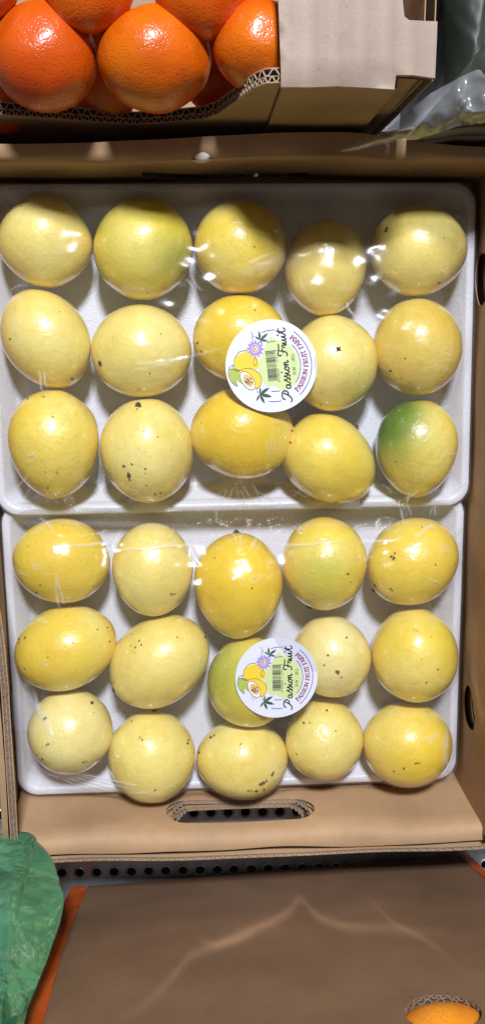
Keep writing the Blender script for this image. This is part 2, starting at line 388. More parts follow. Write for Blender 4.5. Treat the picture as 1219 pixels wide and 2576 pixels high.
for (x0, x1, y0, y1) in ((-.9, .9, -.31, .9), (-.9, .9, -.9, -.52), (-.9, -.26, -.52, -.31), (.36, .9, -.52, -.31)):
    mb.add([(x0, y0, Z_SH), (x1, y0, Z_SH), (x1, y1, Z_SH), (x0, y1, Z_SH)], [(0, 1, 2, 3)])
b0 = len(mb.v); mb.add(rim.v, rim.f)
shelf = mb.build('shelf', METAL, smooth=False); tag(shelf, kind='structure')
mb = MB(); mb.add([(-1.5, -1.5, -.35), (1.5, -1.5, -.35), (1.5, 1.5, -.35), (-1.5, 1.5, -.35)], [(0, 1, 2, 3)])
tag(mb.build('floor', DARK), kind='structure')  # near-black ground: the darkness below the shelf is put into its colour

# ------------------------------------------------------------------ fruit carton
box = empty('fruit_carton', (.03, -.11, Z_SH), 'open brown cardboard carton holding the two foam trays of passion fruit', 'cardboard box')
mb = MB(); sheet(mb, [(-.135, -.325), (.198, -.325), (.198, .108), (-.135, .108)], [], -.005, 0, fn_flat(0), .05)
mb.build('floor_panel', K_IN, box, smooth=False)

def stadium(u0, u1, v0, v1, n=12):
    r = (v1 - v0) / 2; P = []
    for t in np.linspace(-PI / 2, PI / 2, n): P.append((u1 - r + r * math.cos(t), v0 + r + r * math.sin(t)))
    for t in np.linspace(PI / 2, 3 * PI / 2, n): P.append((u0 + r + r * math.cos(t), v0 + r + r * math.sin(t)))
    return P
# front wall: inner board folded outwards over the top, outer board behind it
XL, XR = -.1335, .1965
def fy(u):                       # the wall stands a little askew
    t = (u - XL) / (XR - XL); return -.3215 - .0035 * t
def fn_front(u, v, w):
    y = fy(u) ; top = .0765 + .0012 * math.sin(u * 31 + 1) - .0010 * math.sin(u * 77); R = .0030
    wob = .0007 * math.sin(u * 45 + v * 60)
    if v < top - R: return (u, y - v * .045 + w * -1 + wob, v)
    a = (v - (top - R)) / R; amax = PI / 2 * .95
    yc = y - top * .045
    if a < amax:
        return (u, yc - R + (R - w * -1 * 0) * math.cos(a) - w * math.cos(a) + wob, top - R + R * math.sin(a) - w * math.sin(a))
    e = v - (top - R) - amax * R
    return (u, yc - R - e * .995 + wob, top + .0003 * math.sin(u * 90) - w - e * .12)
ha = aty(418, 2030, -.325)[0]; hb = aty(788, 2022, -.325)[0]
hz0 = aty(600, 2008, -.324)[2]; hz1 = aty(600, 2059, -.3255)[2]
hz0, hz1 = .0318, .0608; HOLE = stadium(ha, hb, hz0, hz1, 14)
front = MB(); VT = .0868
out = [(XL + .004, 0), (XR - .001, 0), (XR - .001, VT), (XL + .004, VT)]
sheet(front, out, [HOLE], 0, .0006, fn_front, .0105)
sheet(front, out, [HOLE], .0031, .0036, fn_front, .0105)
fw = front.build('front_wall', K_IN, box)
lowedge = [(ha + .004 + (hb - ha - .008) * t, hz0 + .0002 + .0145 * max(0, abs(t - .5) * 2 - .74) / .26 * max(0, abs(t - .5) * 2 - .74) / .26) for t in np.linspace(0, 1, 40)]
fl = MB(); flutes(fl, lowedge, (0, -1), .0006, .0031, .0042, .01, fn_front); fl.build('corrugated_edge', K_CUT, fw)
def fn_outer(u, v, w):
    y = fy(u) - .0044 - .0115 * min(1.1, abs(v) / .0745) ** 4 - .0012 * math.sin((u - XL) / (XR - XL) * PI) * (v / .0745) ** 4; return (u, y - v * .045 - w + .0004 * math.sin(u * 60), v - .002 + .001 * math.sin(u * 40 + 1))
outer = MB(); OH = stadium(ha + .004, hb - .002, .0330, .0640, 14)
out2 = [(XL - .004, -.0015), (XR + .007, -.0015), (XR + .007, .0745), (XL - .004, .0745)]
sheet(outer, out2, [OH], 0, .0006, fn_outer, .012)
sheet(outer, out2, [OH], .0026, .0031, fn_outer, .012)
ow = outer.build('outer_front_panel', K_OUT, box)
fl = MB()
flutes(fl, [(a + .003 * (.5 - t) * 2, b + .0014) for (a, b), t in zip(lowedge, np.linspace(0, 1, 40))], (0, -1), .0006, .0026, .0040, .01, fn_outer)
flutes(fl, [(XL - .004, .0745), (XR + .007, .0745)], (0, -1), .0006, .0026, .0062, .01, fn_outer)
fl.build('corrugated_edge', K_CUT, ow)

# right wall with two vent holes
def gauss(x, c, s): return math.exp(-((x - c) / s) ** 2)
def xr(u, v):   # u = y
    b = -.0035 * gauss(u, -.17, .10) * (v / .08) + .0015 * gauss(u, .06, .06)
    d = math.hypot((u + .205) / .055, (v - .088) / .05)
    crease = -.0022 * math.exp(-((d - 1) / .09) ** 2) + (.0015 if d < 1 else 0) * (1 - d)
    return .1945 + b + crease + .0005 * math.sin(u * 60)
def fn_right(u, v, w): return (xr(u, v) + w, u, v)
def disc(cu, cv, ru, rv, n=22, j=.06): return [(cu + ru * math.cos(t) * (1 + j * math.sin(3 * t + cu * 90)), cv + rv * math.sin(t) * (1 + j * math.cos(2 * t + cu * 50))) for t in np.linspace(0, 2 * PI, n + 1)[:-1]]
h1 = atx(1203, 705, .194); h2 = atx(1175, 1782, .1925)
VH = [disc(.040, .0285, .0170, .0165), disc(-.2585, .0385, .0158, .0150)]
rw = MB(); outr = [(-.333, 0), (.107, 0), (.107, .086), (-.333, .0865)]
sheet(rw, outr, VH, 0, .0006, fn_right, .009); sheet(rw, outr, VH, .0055, .0061, fn_right, .02)
rwo = rw.build('side_wall', K_IN, box)
fl = MB()
flutes(fl, [(-.333, .0865), (.107, .086)], (0, -1), .0006, .0055, .007, .012, fn_right)
fl.build('corrugated_edge', K_CUTD, rwo)
def fn_right2(u, v, w): return (.2035 + w + .0006 * math.sin(u * 30), u, v)
rw2 = MB(); outr2 = [(-.337, 0), (.12, 0), (.12, .0835), (-.337, .084)]
sheet(rw2, outr2, [disc(.040, .0245, .0175, .0175), disc(-.2585, .034, .0165, .0165)], 0, .005, fn_right2, .025)
rw2.build('outer_side_panel', K_OUT, box)

# left wall: the top leans in over the carton, bowed at the middle
el = at(20, 1690, .080)[0]; el2 = at(0, 1547, .08)[0]
def xl(u, v):
    t = min(1, max(0, (u + .315) / .13)); top = el - .0018 * max(0, (u + .22) / .05) ** 2 if u > -.22 else el
    top = max(top, -.146)
    return -.1330 + (top + .1330) * (v / .08) ** 1.5
def fn_left(u, v, w): return (xl(u, v) - w, u, v)
hl = atx(27, 1800, -.1305)
LH = [disc(-.2565, .030, .0160, .0125)]
lw = MB(); outl = [(-.330, 0), (.107, 0), (.107, .0805), (-.330, .0805)]
for a, b in ((0, .0006), (.0021, .0025), (.0044, .005)): sheet(lw, outl, LH, a, b, fn_left, .02)
lwo = lw.build('side_wall', K_IN, box)
fl = MB(); flutes(fl, [(-.330, .0805), (.107, .0805)], (0, -1), .0006, .0021, .005, .01, fn_left); flutes(fl, [(-.330, .0805), (.107, .0805)], (0, -1), .0025, .0044, .006, .01, fn_left)
fl.build('corrugated_edge', K_CUTD, lwo)
def fn_left2(u, v, w): return (xl(u, v) - .0068 - w + .0005 * math.sin(u * 40), u, v - .003)
lw2 = MB(); sheet(lw2, [(-.336, 0), (.12, 0), (.12, .0825), (-.336, .0825)], LH, 0, .004, fn_left2, .03)
lw2.build('outer_side_panel', K_OUT, box)

# far wall: folded top, crushed slot
YF = .1065
def dip(u): return -.0035 * gauss(u, .05, .06) - .0022 * gauss(u, .10, .03) + .0006 * math.sin(u * 47) + .003 * max(0, (u - .12) / .08)
def fn_far(u, v, w):
    top = .083 + dip(u); R = .0035
    y = YF + .0008 * math.sin(u * 25) + .0014 * gauss(u, .05, .07)
    lean = -.0015 * (v / .08) ** 2
    if v < top - R: return (u, y + w + lean, v)
    a = min((v - (top - R)) / R, PI / 2); e = max(0, v - (top - R) - PI / 2 * R)
    return (u, y + lean + R - (R - w) * math.cos(a) + e, top - R + (R - w) * math.sin(a) + e * .04 + .0005 * math.sin(u * 140) * (e > 0))
s0 = aty(357, 436, YF); s1 = aty(773, 455, YF)
SL = [(u, vv) for u, vv in zip(np.linspace(s0[0], s1[0], 26), [])]
upper = []; lower = []
for t in np.linspace(0, 1, 26):
    px = 357 + (773 - 357) * t; yu = 431 + 14 * min(1, t * 2.6) - 3 * t * (t > .9); yl = yu + 17 - 4 * abs(t - .5) + 2.5 * math.sin(t * 60)
    pu = aty(px, yu, YF); pl = aty(px, yl, YF)
    upper.append((float(pu[0]), float(pu[2]))); lower.append((float(pl[0]), float(pl[2])))
SLOT = lower + upper[::-1]
far = MB(); outf = [(-.150, 0), (.203, 0), (.203, .0920), (-.150, .0920)]
sheet(far, outf, [SLOT], 0, .0007, fn_far, .0075); sheet(far, [(-.150, 0), (.203, 0), (.203, .075), (-.150, .075)], [], .0052, .0058, fn_far, .03)
fwo = far.build('far_wall', K_IN, box)
fl = MB(); flutes(fl, [(a, b - .0005) for a, b in lower], (0, -1), .0007, .0050, .0062, .008, fn_far); flutes(fl, [(a, b + .0005) for a, b in upper], (0, 1), .0007, .0050, .0062, .008, fn_far)
fl.build('corrugated_edge', K_CUTD, fwo)
tp = aty(507, 416, YF); tm = MB()
rows = []
for i, t in enumerate(np.linspace(0, 1, 9)):
    row = []
    for j, q in enumerate(np.linspace(-1, 1, 9)):
        lim = .0052 * math.sin(PI * min(.95, max(.06, t))) ** .6 * (1 + .35 * math.sin(t * 17))
        u = tp[0] + q * lim; v = .0795 + dip(tp[0]) - .004 + t * .0095
        p = fn_far(u, v, -.0006 - .0012 * math.sin(PI * t) * (1 - q * q)); row.append(p)
    rows.append(row)
tm.grid(rows); tm.build('torn_paper', PAPER, fwo)

# ------------------------------------------------------------------ foam trays
def tray(name, x0, x1, y0, y1, zoff, label):
    """zoff(y): height of the tray base above the carton floor"""
    def ring(ins, z, r, n=9):
        P = []
        for (cx_, cy_, a0) in ((x1 - ins - r, y1 - ins - r, 0), (x0 + ins + r, y1 - ins - r, PI / 2), (x0 + ins + r, y0 + ins + r, PI), (x1 - ins - r, y0 + ins + r, 3 * PI / 2)):
            for t in np.linspace(a0, a0 + PI / 2, n): P.append((cx_ + r * math.cos(t), cy_ + r * math.sin(t)))
        # extra points on the long edges
        Q = []
        for i, p in enumerate(P):
            Q.append(p); q = P[(i + 1) % len(P)]
            if math.dist(p, q) > .05:
                for t in np.linspace(0, 1, 12)[1:-1]: Q.append((p[0] + (q[0] - p[0]) * t, p[1] + (q[1] - p[1]) * t))
        Q.append(Q[0])
        return [(a, b, z + zoff(b)) for a, b in Q]
    prof = [(.014, .0004, .010), (.0115, .002, .011), (.003, .0205, .014), (.0006, .0215, .0146), (0, .0228, .015), (.0004, .0244, .0148), (.0014, .0252, .0142), (.0040, .0253, .0120),
            (.0052, .0250, .011), (.0062, .0242, .0105), (.0125, .0095, .010), (.0150, .0066, .0095), (.0185, .0056, .009), (.030, .0052, .008)]
    m = MB(); R = [ring(*p) for p in prof]
    m.grid(R)
    c = R[-1]; cx_ = (x0 + x1) / 2; cy_ = (y0 + y1) / 2
    # floor
    m.add([*c[:-1], (cx_, cy_, .0052 + zoff(cy_))], [(i, (i + 1) % (len(c) - 1), len(c) - 1) for i in range(len(c) - 1)])
    b = R[0]; m.add([*b[:-1], (cx_, cy_, .0004 + zoff(cy_))], [((i + 1) % (len(b) - 1), i, len(b) - 1) for i in range(len(b) - 1)])
    o = m.build(name, FOAM, origin=(cx_, cy_, 0)); tag(o, label, 'foam tray', 'white foam trays in the carton'); return o
TU = (-.1310, .1912, -.1130, .1020); TL = (-.1300, .1900, -.3195, -.1050)
zU = lambda y: max(0, .0052 * (.102 - y) / .215)
zL = lambda y: 0.0
tray('foam_tray', *TU, zU, 'upper white foam tray of passion fruit, partly shaded at its far edge')
tray('foam_tray', *TL, zL, 'lower white foam tray of passion fruit, nearest the handle hole')

# ------------------------------------------------------------------ passion fruit
# x0,x1,y0,y1 of the outline in the photo; tilt; egg; tip; base colour; wrinkle; green patches; label
Yl = (.84, .635, .065); Pa = (.85, .70, .185); De = (.85, .60, .028); Cr = (.85, .725, .27); Li = (.74, .61, .045); Du = (.74, .55, .10)
G = 'passion fruit on the foam trays'
FR = [
 (-8,234,488,725, 0,.0,.16,Pa,0,[], 'pale lemon-shaped passion fruit in the far left corner of the upper tray'),
 (235,486,497,756, 0,0,0,Li,0,[(478,660,75,.75,(.20,.27,.04))], 'round yellow passion fruit tinged green on its right side, far row of the upper tray'),
 (488,720,500,742, 0,0,.04,Yl,0,[], 'yellow passion fruit half in shadow, middle of the far row of the upper tray'),
 (715,922,550,797, 90,-.06,.04,Pa,.5,[], 'pale passion fruit with a creased lower right side, right of the half shaded one'),
 (928,1175,514,747, 0,0,.03,Pa,0,[], 'large pale passion fruit with dark upper left fleck, far right corner of upper tray'),
 (0,230,727,978, 62,0,.04,Pa,0,[], 'slanting oval passion fruit at the left end of the upper tray middle row'),
 (229,482,765,1001, 0,0,0,Pa,0,[], 'round pale passion fruit with dark star-shaped fleck at left, upper tray middle row'),
 (484,722,740,962, 0,0,0,De,0,[], 'deep yellow passion fruit half hidden at the left of the upper round label'),
 (722,949,792,1035, 0,0,0,Pa,0,[(905,985,60,.35,(.45,.45,.06))], 'passion fruit with dark stem dot at its centre, right of the upper label'),
 (936,1163,750,996, 0,0,0,Du,1,[], 'wrinkled dull yellow passion fruit at the right end of the upper tray middle row'),
 (19,250,980,1256, 90,-.10,.03,Yl,.6,[], 'egg-shaped yellow passion fruit with thin black scars, near left corner of upper tray'),
 (251,486,1001,1266, 90,-.03,.03,Pa,.25,[], 'pale passion fruit with large black scar at lower left, brown stem scar on top'),
 (478,739,973,1206, 4,.0,.05,De,0,[], 'deep yellow passion fruit directly below the round label of the upper tray'),
 (707,943,1038,1267, 40,-.05,.0,Yl,0,[], 'smooth lopsided yellow passion fruit left of the green patched one in the upper tray'),
 (943,1152,1004,1252, 90,-.10,.05,Yl,.5,[(950,1078,96,1.0,(.085,.19,.006)),(1000,1020,64,.9,(.11,.22,.008))], 'yellow passion fruit with a bright green patch, near right corner of the upper tray'),
 (31,278,1304,1518, 0,0,.05,Yl,0,[], 'wide yellow passion fruit in the far left corner of the lower tray'),
 (282,486,1315,1551, 90,-.05,.02,Pa,0,[], 'pale oval passion fruit with short grey scratch at lower right, lower tray far row'),
 (488,711,1340,1608, 90,-.12,.05,De,0,[], 'tall egg-shaped passion fruit with stem nub on top, middle of lower tray far row'),
 (708,922,1300,1536, 90,-.04,.02,Yl,0,[(815,1440,60,.5,(.42,.48,.05))], 'passion fruit with a greenish centre in the far row of the lower tray'),
 (921,1153,1302,1523, -32,0,.03,Yl,.2,[], 'slanting oval passion fruit with a grey scar, far right corner of the lower tray'),
 (36,293,1520,1740, -20,0,.05,Yl,0,[], 'tilted oval passion fruit with dark left-edge flecks, left end of lower tray middle row'),
 (275,527,1545,1784, -40,.05,.02,Pa,.2,[], 'large pale passion fruit with a speck cluster, left of the green one, lower tray'),
 (521,738,1601,1830, 90,0,0,Li,0,[(540,1690,90,.7,(.30,.36,.035))], 'green-yellow passion fruit mostly hidden under the lower tray label'),
 (733,933,1547,1755, 0,0,0,Cr,0,[], 'small creamy passion fruit with a dark triangular scar, right of the lower round label'),
 (931,1152,1527,1768, 90,0,.02,Yl,0,[], 'large round yellow passion fruit at the right end of the lower tray middle row'),
 (68,285,1731,1949, -35,0,.03,Cr,0,[], 'pale passion fruit with brown upper right spot, near left corner of lower tray'),
 (272,491,1785,2020, 0,0,0,Pa,0,[], 'large round passion fruit bulging over tray edge, just left of the handle hole'),
 (493,724,1806,2012, 0,0,.02,Pa,0,[], 'pale passion fruit with grey scars along its lower edge, above the handle hole'),
 (717,913,1757,1964, 90,0,0,Pa,.8,[], 'small crinkled pale passion fruit in lower tray near row, right of the handle hole'),
 (910,1137,1764,1981, 0,0,.02,De,0,[], 'smooth deep yellow passion fruit in the near right corner of the lower tray'),
]
MARKS = [(55,518,4),(230,636,5),(308,619,3),(370,737,4),(150,785,3),(26,853,5),(182,953,7),(251,913,7),(255,920,4),(283,850,4),(405,841,4),(341,904,3),(377,940,5),
 (496,863,7),(506,885,6),(560,595,3),(969,581,7),(972,575,6),(941,558,6),(929,636,5),(1103,712,6),(1105,735,4),(792,551,6),(630,543,4),(965,781,6),(981,933,6),(629,771,4),(640,781,4),
 (131,1041,4),(132,1049,5),(130,1055,3),(142,1182,4),(143,1190,5),(115,1187,4),(121,1228,5),(155,1257,5),(70,1003,5),(347,1019,9),(352,1022,6),(345,1029,4),(324,1198,9),(323,1190,6),(326,1207,6),(312,1173,7),(332,1168,6),(366,1193,4),(366,1180,4),(367,1221,4),(404,1241,6),(390,1243,6),(561,1148,4),(506,1064,4),
 (806,1018,4),(1006,951,4),(914,1054,8),(729,1113,5),(734,1083,6),(994,1162,5),(844,1263,6),
 (160,1323,3),(266,1405,6),(101,1471,4),(236,1474,4),(92,1492,6),(428,1495,4),(434,1495,5),(441,1494,4),(539,1403,4),(47,1607,6),(63,1604,5),(49,1617,4),(185,1617,5),(276,1614,5),(270,1579,4),(246,1583,4),(121,1652,4),(126,1658,3),
 (341,1628,5),(333,1637,4),(356,1622,4),(350,1612,3),(328,1625,4),(340,1642,4),(446,1603,4),(285,1737,7),(517,1602,7),(232,1768,8),(989,1405,8),(983,1400,7),(992,1392,5),(1060,1327,4),(1094,1420,4),(941,1473,6),(981,1482,5),(986,1486,4),(814,1439,4),(874,1444,6),(882,1464,4),(776,1529,7),(790,1497,4),
 (824,1649,6),(815,1673,5),(846,1690,7),(851,1690,6),(849,1697,5),(858,1703,4),(871,1604,5),(1040,1585,4),(1047,1586,4),(1084,1602,4),(112,1809,7),(117,1806,5),(122,1872,5),(117,1876,4),(210,1918,6),(218,1916,4),(107,1910,5),(236,1792,3),(351,1856,5),(358,1862,5),(472,1870,6),(474,1862,5),(390,1988,5),(387,1789,6),
 (530,1855,6),(538,1850,5),(500,1893,6),(605,1872,4),(821,1787,6),(763,1818,6),(777,1818,4),(811,1901,4),(746,1898,5),(844,1840,4),(662,1970,8),(655,1973,8),(670,1965,6),(624,1990,5),(632,1989,4),(646,1990,6),(640,1991,4),(664,1987,5),(684,1950,6),(687,1944,5),(1015,1933,6),(1045,1920,6),(1053,1921,5)]
MK = np.array(MARKS, float)
STEMS = {8: (851, 877, 1.0), 11: (347, 1019, 1.3), 6: (251, 914, .9), 17: (594, 1338, 1.5), 19: (935, 1487, 1.3), 13: (914, 1054, 1.3), 10: (155, 1256, 1.2), 26: (387, 1788, 1.0), 18: (776, 1529, 1.2), 21: (286, 1737, 1.2)}
NU, NV = 150, 104
def unit_fruit(rng, egg, tip, wr):
    th = np.linspace(0, PI, NV); ph = np.linspace(0, 2 * PI, NU + 1)[:-1]
    T, Pp = np.meshgrid(th, ph, indexing='ij')
    X = np.cos(T); S = np.sin(T); Yy = S * np.cos(Pp); Z = S * np.sin(Pp)
    P = np.stack([X, Yy, Z], -1)
    r = np.ones_like(X)
    for _ in range(5):
        k = rng.normal(size=3) * 1.5; r += .011 * np.sin(P @ k + rng.uniform(0, 6))
    for _ in range(6):
        k = rng.normal(size=3) * 3.4; r += .0028 * np.sin(P @ k + rng.uniform(0, 6))
    if wr > 0:
        wsum = np.zeros_like(X)
        for _ in range(10):
            k = rng.normal(size=3) * 6.5; wsum += np.abs(np.sin(P @ k + rng.uniform(0, 6) + 1.2 * np.sin(P @ (rng.normal(size=3) * 4))))
        r -= .0015 * wr * (wsum - 6)
    P = P * r[..., None]
    P[..., 1:] *= (1 + egg * P[..., 0:1])                                # egg taper
    P[..., 0] += np.sign(P[..., 0]) * tip * np.abs(P[..., 0]) ** 6 * .35  # pointed ends
    P[..., 1:] *= (1 - tip * .5 * np.abs(P[..., 0:1]) ** 2)
    return P
TOPS = []                      # (points) for the film
fruit_objs = []
fac = []
for i in range(NV - 1):
    for j in range(NU):
        fac.append((i * NU + j, i * NU + (j + 1) % NU, (i + 1) * NU + (j + 1) % NU, (i + 1) * NU + j))
FACES = fac
for idx, (x0, x1, y0, y1, ang, egg, tip, colr, wr, greens, label) in enumerate(FR):
    rng = np.random.default_rng(100 + idx)
    upper_t = idx < 15
    a_ = math.radians(ang); c2, s2 = math.cos(a_) ** 2, math.sin(a_) ** 2; W, Hh = (x1 - x0) / 2, (y1 - y0) / 2
    if abs(c2 - s2) > .3:
        den = c2 * c2 - s2 * s2; A2 = (W * W * c2 - Hh * Hh * s2) / den; B2 = (Hh * Hh * c2 - W * W * s2) / den
        A, B = math.sqrt(max(A2, 1)), math.sqrt(max(B2, 1))
    else:
        m_ = (W + Hh) / 2; A, B = m_ * 1.07, m_ * .93
    if idx == 5: A, B = 133, 113
    if idx == 21: A, B = 136, 112
    if idx == 19: A, B = 120, 106
    U = unit_fruit(rng, egg, tip, wr)
    k = (H - .035) / F; sx = A * k; sy = B * k; sz = min(A, B) * k * .97
    pc = np.array([(x0 + x1) / 2, (y0 + y1) / 2], float); sc1 = 1.0; sc2 = np.array([1., 1.])
    Q = U * np.array([sx, sy, sz])
    rot = np.array([[math.cos(-a_), -math.sin(-a_), 0], [math.sin(-a_), math.cos(-a_), 0], [0, 0, 1]])
    Q = Q @ rot.T
    for it in range(4):
        zf = .0056 + (zU(at(*pc, .03)[1]) if upper_t else 0)
        zc = zf - Q[..., 2].min()
        c = at(*pc, zc); V = Q + c
        d = proj(V); bx0, by0 = d.reshape(-1, 2).min(0); bx1, by1 = d.reshape(-1, 2).max(0)
        pc += np.array([(x0 + x1) / 2 - (bx0 + bx1) / 2, (y0 + y1) / 2 - (by0 + by1) / 2])
        s = np.array([(x1 - x0) / (bx1 - bx0), (y1 - y0) / (by1 - by0)])
        Q = Q * np.array([s[0], s[1], math.sqrt(s[0] * s[1])])
    c = at(*pc, zf - Q[..., 2].min())
    V = Q + c; d = proj(V).reshape(-1, 2); Vf = V.reshape(-1, 3); Pn = U.reshape(-1, 3)
    # peel colour: pale crown, warmer sides, green patches
    low = np.zeros(len(Vf))
    for _ in range(4): low += np.sin(Pn @ (rng.normal(size=3) * 1.8) + rng.uniform(0, 6))
    low = np.clip(low / 4, -1, 1)
    base = np.array(colr); pale = np.array((.86, .75, .29)); warm = np.array((.80, .49, .030))
    colv = base + (pale - base) * np.clip(low, 0, 1)[:, None] * .55 + (warm - base) * np.clip(-low, 0, 1)[:, None] * .45
    ends = np.clip(np.abs(Pn[:, 0]) - .8, 0, 1)[:, None] * 2; colv = colv + (warm - colv) * ends * .5
    for gx, gy, gr, gw, gc in greens:
        q = np.hypot(d[:, 0] - gx, d[:, 1] - gy) / gr; f = gw * np.exp(-q ** 2.2)[:, None]
        f = np.clip(f * (1 + .25 * low[:, None]), 0, 1); colv = colv + (np.array(gc) - colv) * f
    mark = np.zeros(len(Vf)); top_side = Vf[:, 2] > c[2] - .008
    near = MK[(MK[:, 0] > x0 - 6) & (MK[:, 0] < x1 + 6) & (MK[:, 1] > y0 - 6) & (MK[:, 1] < y1 + 6)]
    for mx, my, ms in near:
        q = np.hypot(d[:, 0] - mx, (d[:, 1] - my)) / (ms * .56); mark = np.maximum(mark, np.exp(-q ** 2) * (.85 + .03 * ms) * top_side)
    wa = np.full(len(Vf), .22) + wr * 1.7 * np.clip(low - .05, 0, 1)
    me = bpy.data.meshes.new('passion_fruit'); me.from_pydata((Vf - c).tolist(), [], FACES); me.materials.append(FRUIT)
    me.polygons.foreach_set('use_smooth', [True] * len(FACES))
    ca = me.attributes.new('peel', 'FLOAT_COLOR', 'POINT'); ca.data.foreach_set('color', np.concatenate([np.clip(colv, 0, 1), np.ones((len(Vf), 1))], 1).astype(np.float32).ravel())
    for nm, arr in (('mark', mark), ('wrinkle', wa)):
        a2 = me.attributes.new(nm, 'FLOAT', 'POINT'); a2.data.foreach_set('value', arr.astype(np.float32))
    me.update()
    o = bpy.data.objects.new('passion_fruit', me); COL.objects.link(o); o.location = c; tag(o, label, 'passion fruit', G); fruit_objs.append(o)
    TOPS.append(Vf[Vf[:, 2] > c[2] - .012])
    if idx in STEMS:
        sx_, sy_, ss = STEMS[idx]; up = Vf[top_side]; dd = d[top_side]
        k_ = np.argmin(np.hypot(dd[:, 0] - sx_, dd[:, 1] - sy_)); p = Vector(up[k_]); n = (p - Vector(c)).normalized()
        sm = MB(); pts = [p - n * .0006, p + n * .0006 * ss, p + n * .0013 * ss + Vector((.0003, .0002, 0))]
        sm.tube(pts, [.0016 * ss, .0012 * ss, .0004 * ss], 8)
        for t in range(4):
            a = t * PI / 2 + idx; tn = n.orthogonal().normalized(); bn = n.cross(tn); dr = tn * math.cos(a) + bn * math.sin(a)
            sm.tube([p + n * .0003, p + dr * .0014 * ss + n * .0004, p + dr * .0024 * ss], [.0004, .00035, .0001], 5)
        sm.build('stem_scar', STEM, o)

# ------------------------------------------------------------------ cling film and labels
def solve_film(dom, zrim, pts, sticker=None, nx=352, ny=240):
    x0, x1, y0, y1 = dom
    lev = [8, 4, 2, 1]; h = None
    for L in lev:
        n, m = nx // L + 1, ny // L + 1
        xs = np.linspace(x0, x1, n); ys = np.linspace(y0, y1, m)
        ob = np.repeat(zrim(ys)[None, :], n, 0) * 0 - 1.0
        ii = np.rint((pts[:, 0] - x0) / (x1 - x0) * (n - 1)).astype(int); jj = np.rint((pts[:, 1] - y0) / (y1 - y0) * (m - 1)).astype(int)
        ok = (ii >= 0) & (ii < n) & (jj >= 0) & (jj < m)
        np.maximum.at(ob, (ii[ok], jj[ok]), pts[ok, 2] + .0005)
        if L == 1:   # close pin holes between samples
            for _ in range(1):
                p = np.pad(ob, 1, mode='edge'); ob = np.maximum(ob, np.minimum(np.maximum(p[:-2, 1:-1], p[2:, 1:-1]), np.maximum(p[1:-1, :-2], p[1:-1, 2:])))
        XX, YY = np.meshgrid(xs, ys, indexing='ij')
        if sticker is not None:
            (cx_, cy_, r_, (pa, pb, pcn)) = sticker
            ins = (XX - cx_) ** 2 + (YY - cy_) ** 2 < r_ * r_; ob = np.where(ins, np.maximum(ob, pa * XX + pb * YY + pcn - .0003), ob)
        zr = np.repeat(zrim(ys)[None, :], n, 0)
        fx = lambda A: np.concatenate
        if h is None: h = np.maximum(zr + .01, ob)
        else:
            hn, hm = h.shape
            gi = np.linspace(0, hn - 1, n); gj = np.linspace(0, hm - 1, m); i0 = np.minimum(gi.astype(int), hn - 2); j0 = np.minimum(gj.astype(int), hm - 2)
            fi = (gi - i0)[:, None]; fj = (gj - j0)[None, :]
            h = (h[i0][:, j0] * (1 - fi) * (1 - fj) + h[i0 + 1][:, j0] * fi * (1 - fj) + h[i0][:, j0 + 1] * (1 - fi) * fj + h[i0 + 1][:, j0 + 1] * fi * fj)
        # rounded corners of the rim are held down as well
        rc = .015; dx = np.maximum(np.maximum(x0 + rc - XX, XX - (x1 - rc)), 0); dy = np.maximum(np.maximum(y0 + rc - YY, YY - (y1 - rc)), 0)
        outc = dx * dx + dy * dy > rc * rc
        edge = np.zeros_like(h, bool); edge[0] = edge[-1] = True; edge[:, 0] = edge[:, -1] = True; edge |= outc
        bz = np.maximum(zr, np.where(edge, np.minimum(ob, zr + .012), -1))
        rimob = np.where((np.minimum(np.minimum(XX - x0, x1 - XX), np.minimum(YY - y0, y1 - YY)) < .0062), zr, -1); ob = np.maximum(ob, rimob)
        for it in range(700 if L > 1 else 420):
            h[edge] = bz[edge]
            a = h.copy(); a[1:-1, 1:-1] = .25 * (h[2:, 1:-1] + h[:-2, 1:-1] + h[1:-1, 2:] + h[1:-1, :-2]); h = np.maximum(a, ob)
        h[edge] = bz[edge]
    return xs, ys, h, outc
def bil(xs, ys, h, x, y):
    fi = (x - xs[0]) / (xs[1] - xs[0]); fj = (y - ys[0]) / (ys[1] - ys[0]); i = np.clip(fi.astype(int), 0, len(xs) - 2); j = np.clip(fj.astype(int), 0, len(ys) - 2); a = fi - i; b = fj - j
    return h[i, j] * (1 - a) * (1 - b) + h[i + 1, j] * a * (1 - b) + h[i, j + 1] * (1 - a) * b + h[i + 1, j + 1] * a * b

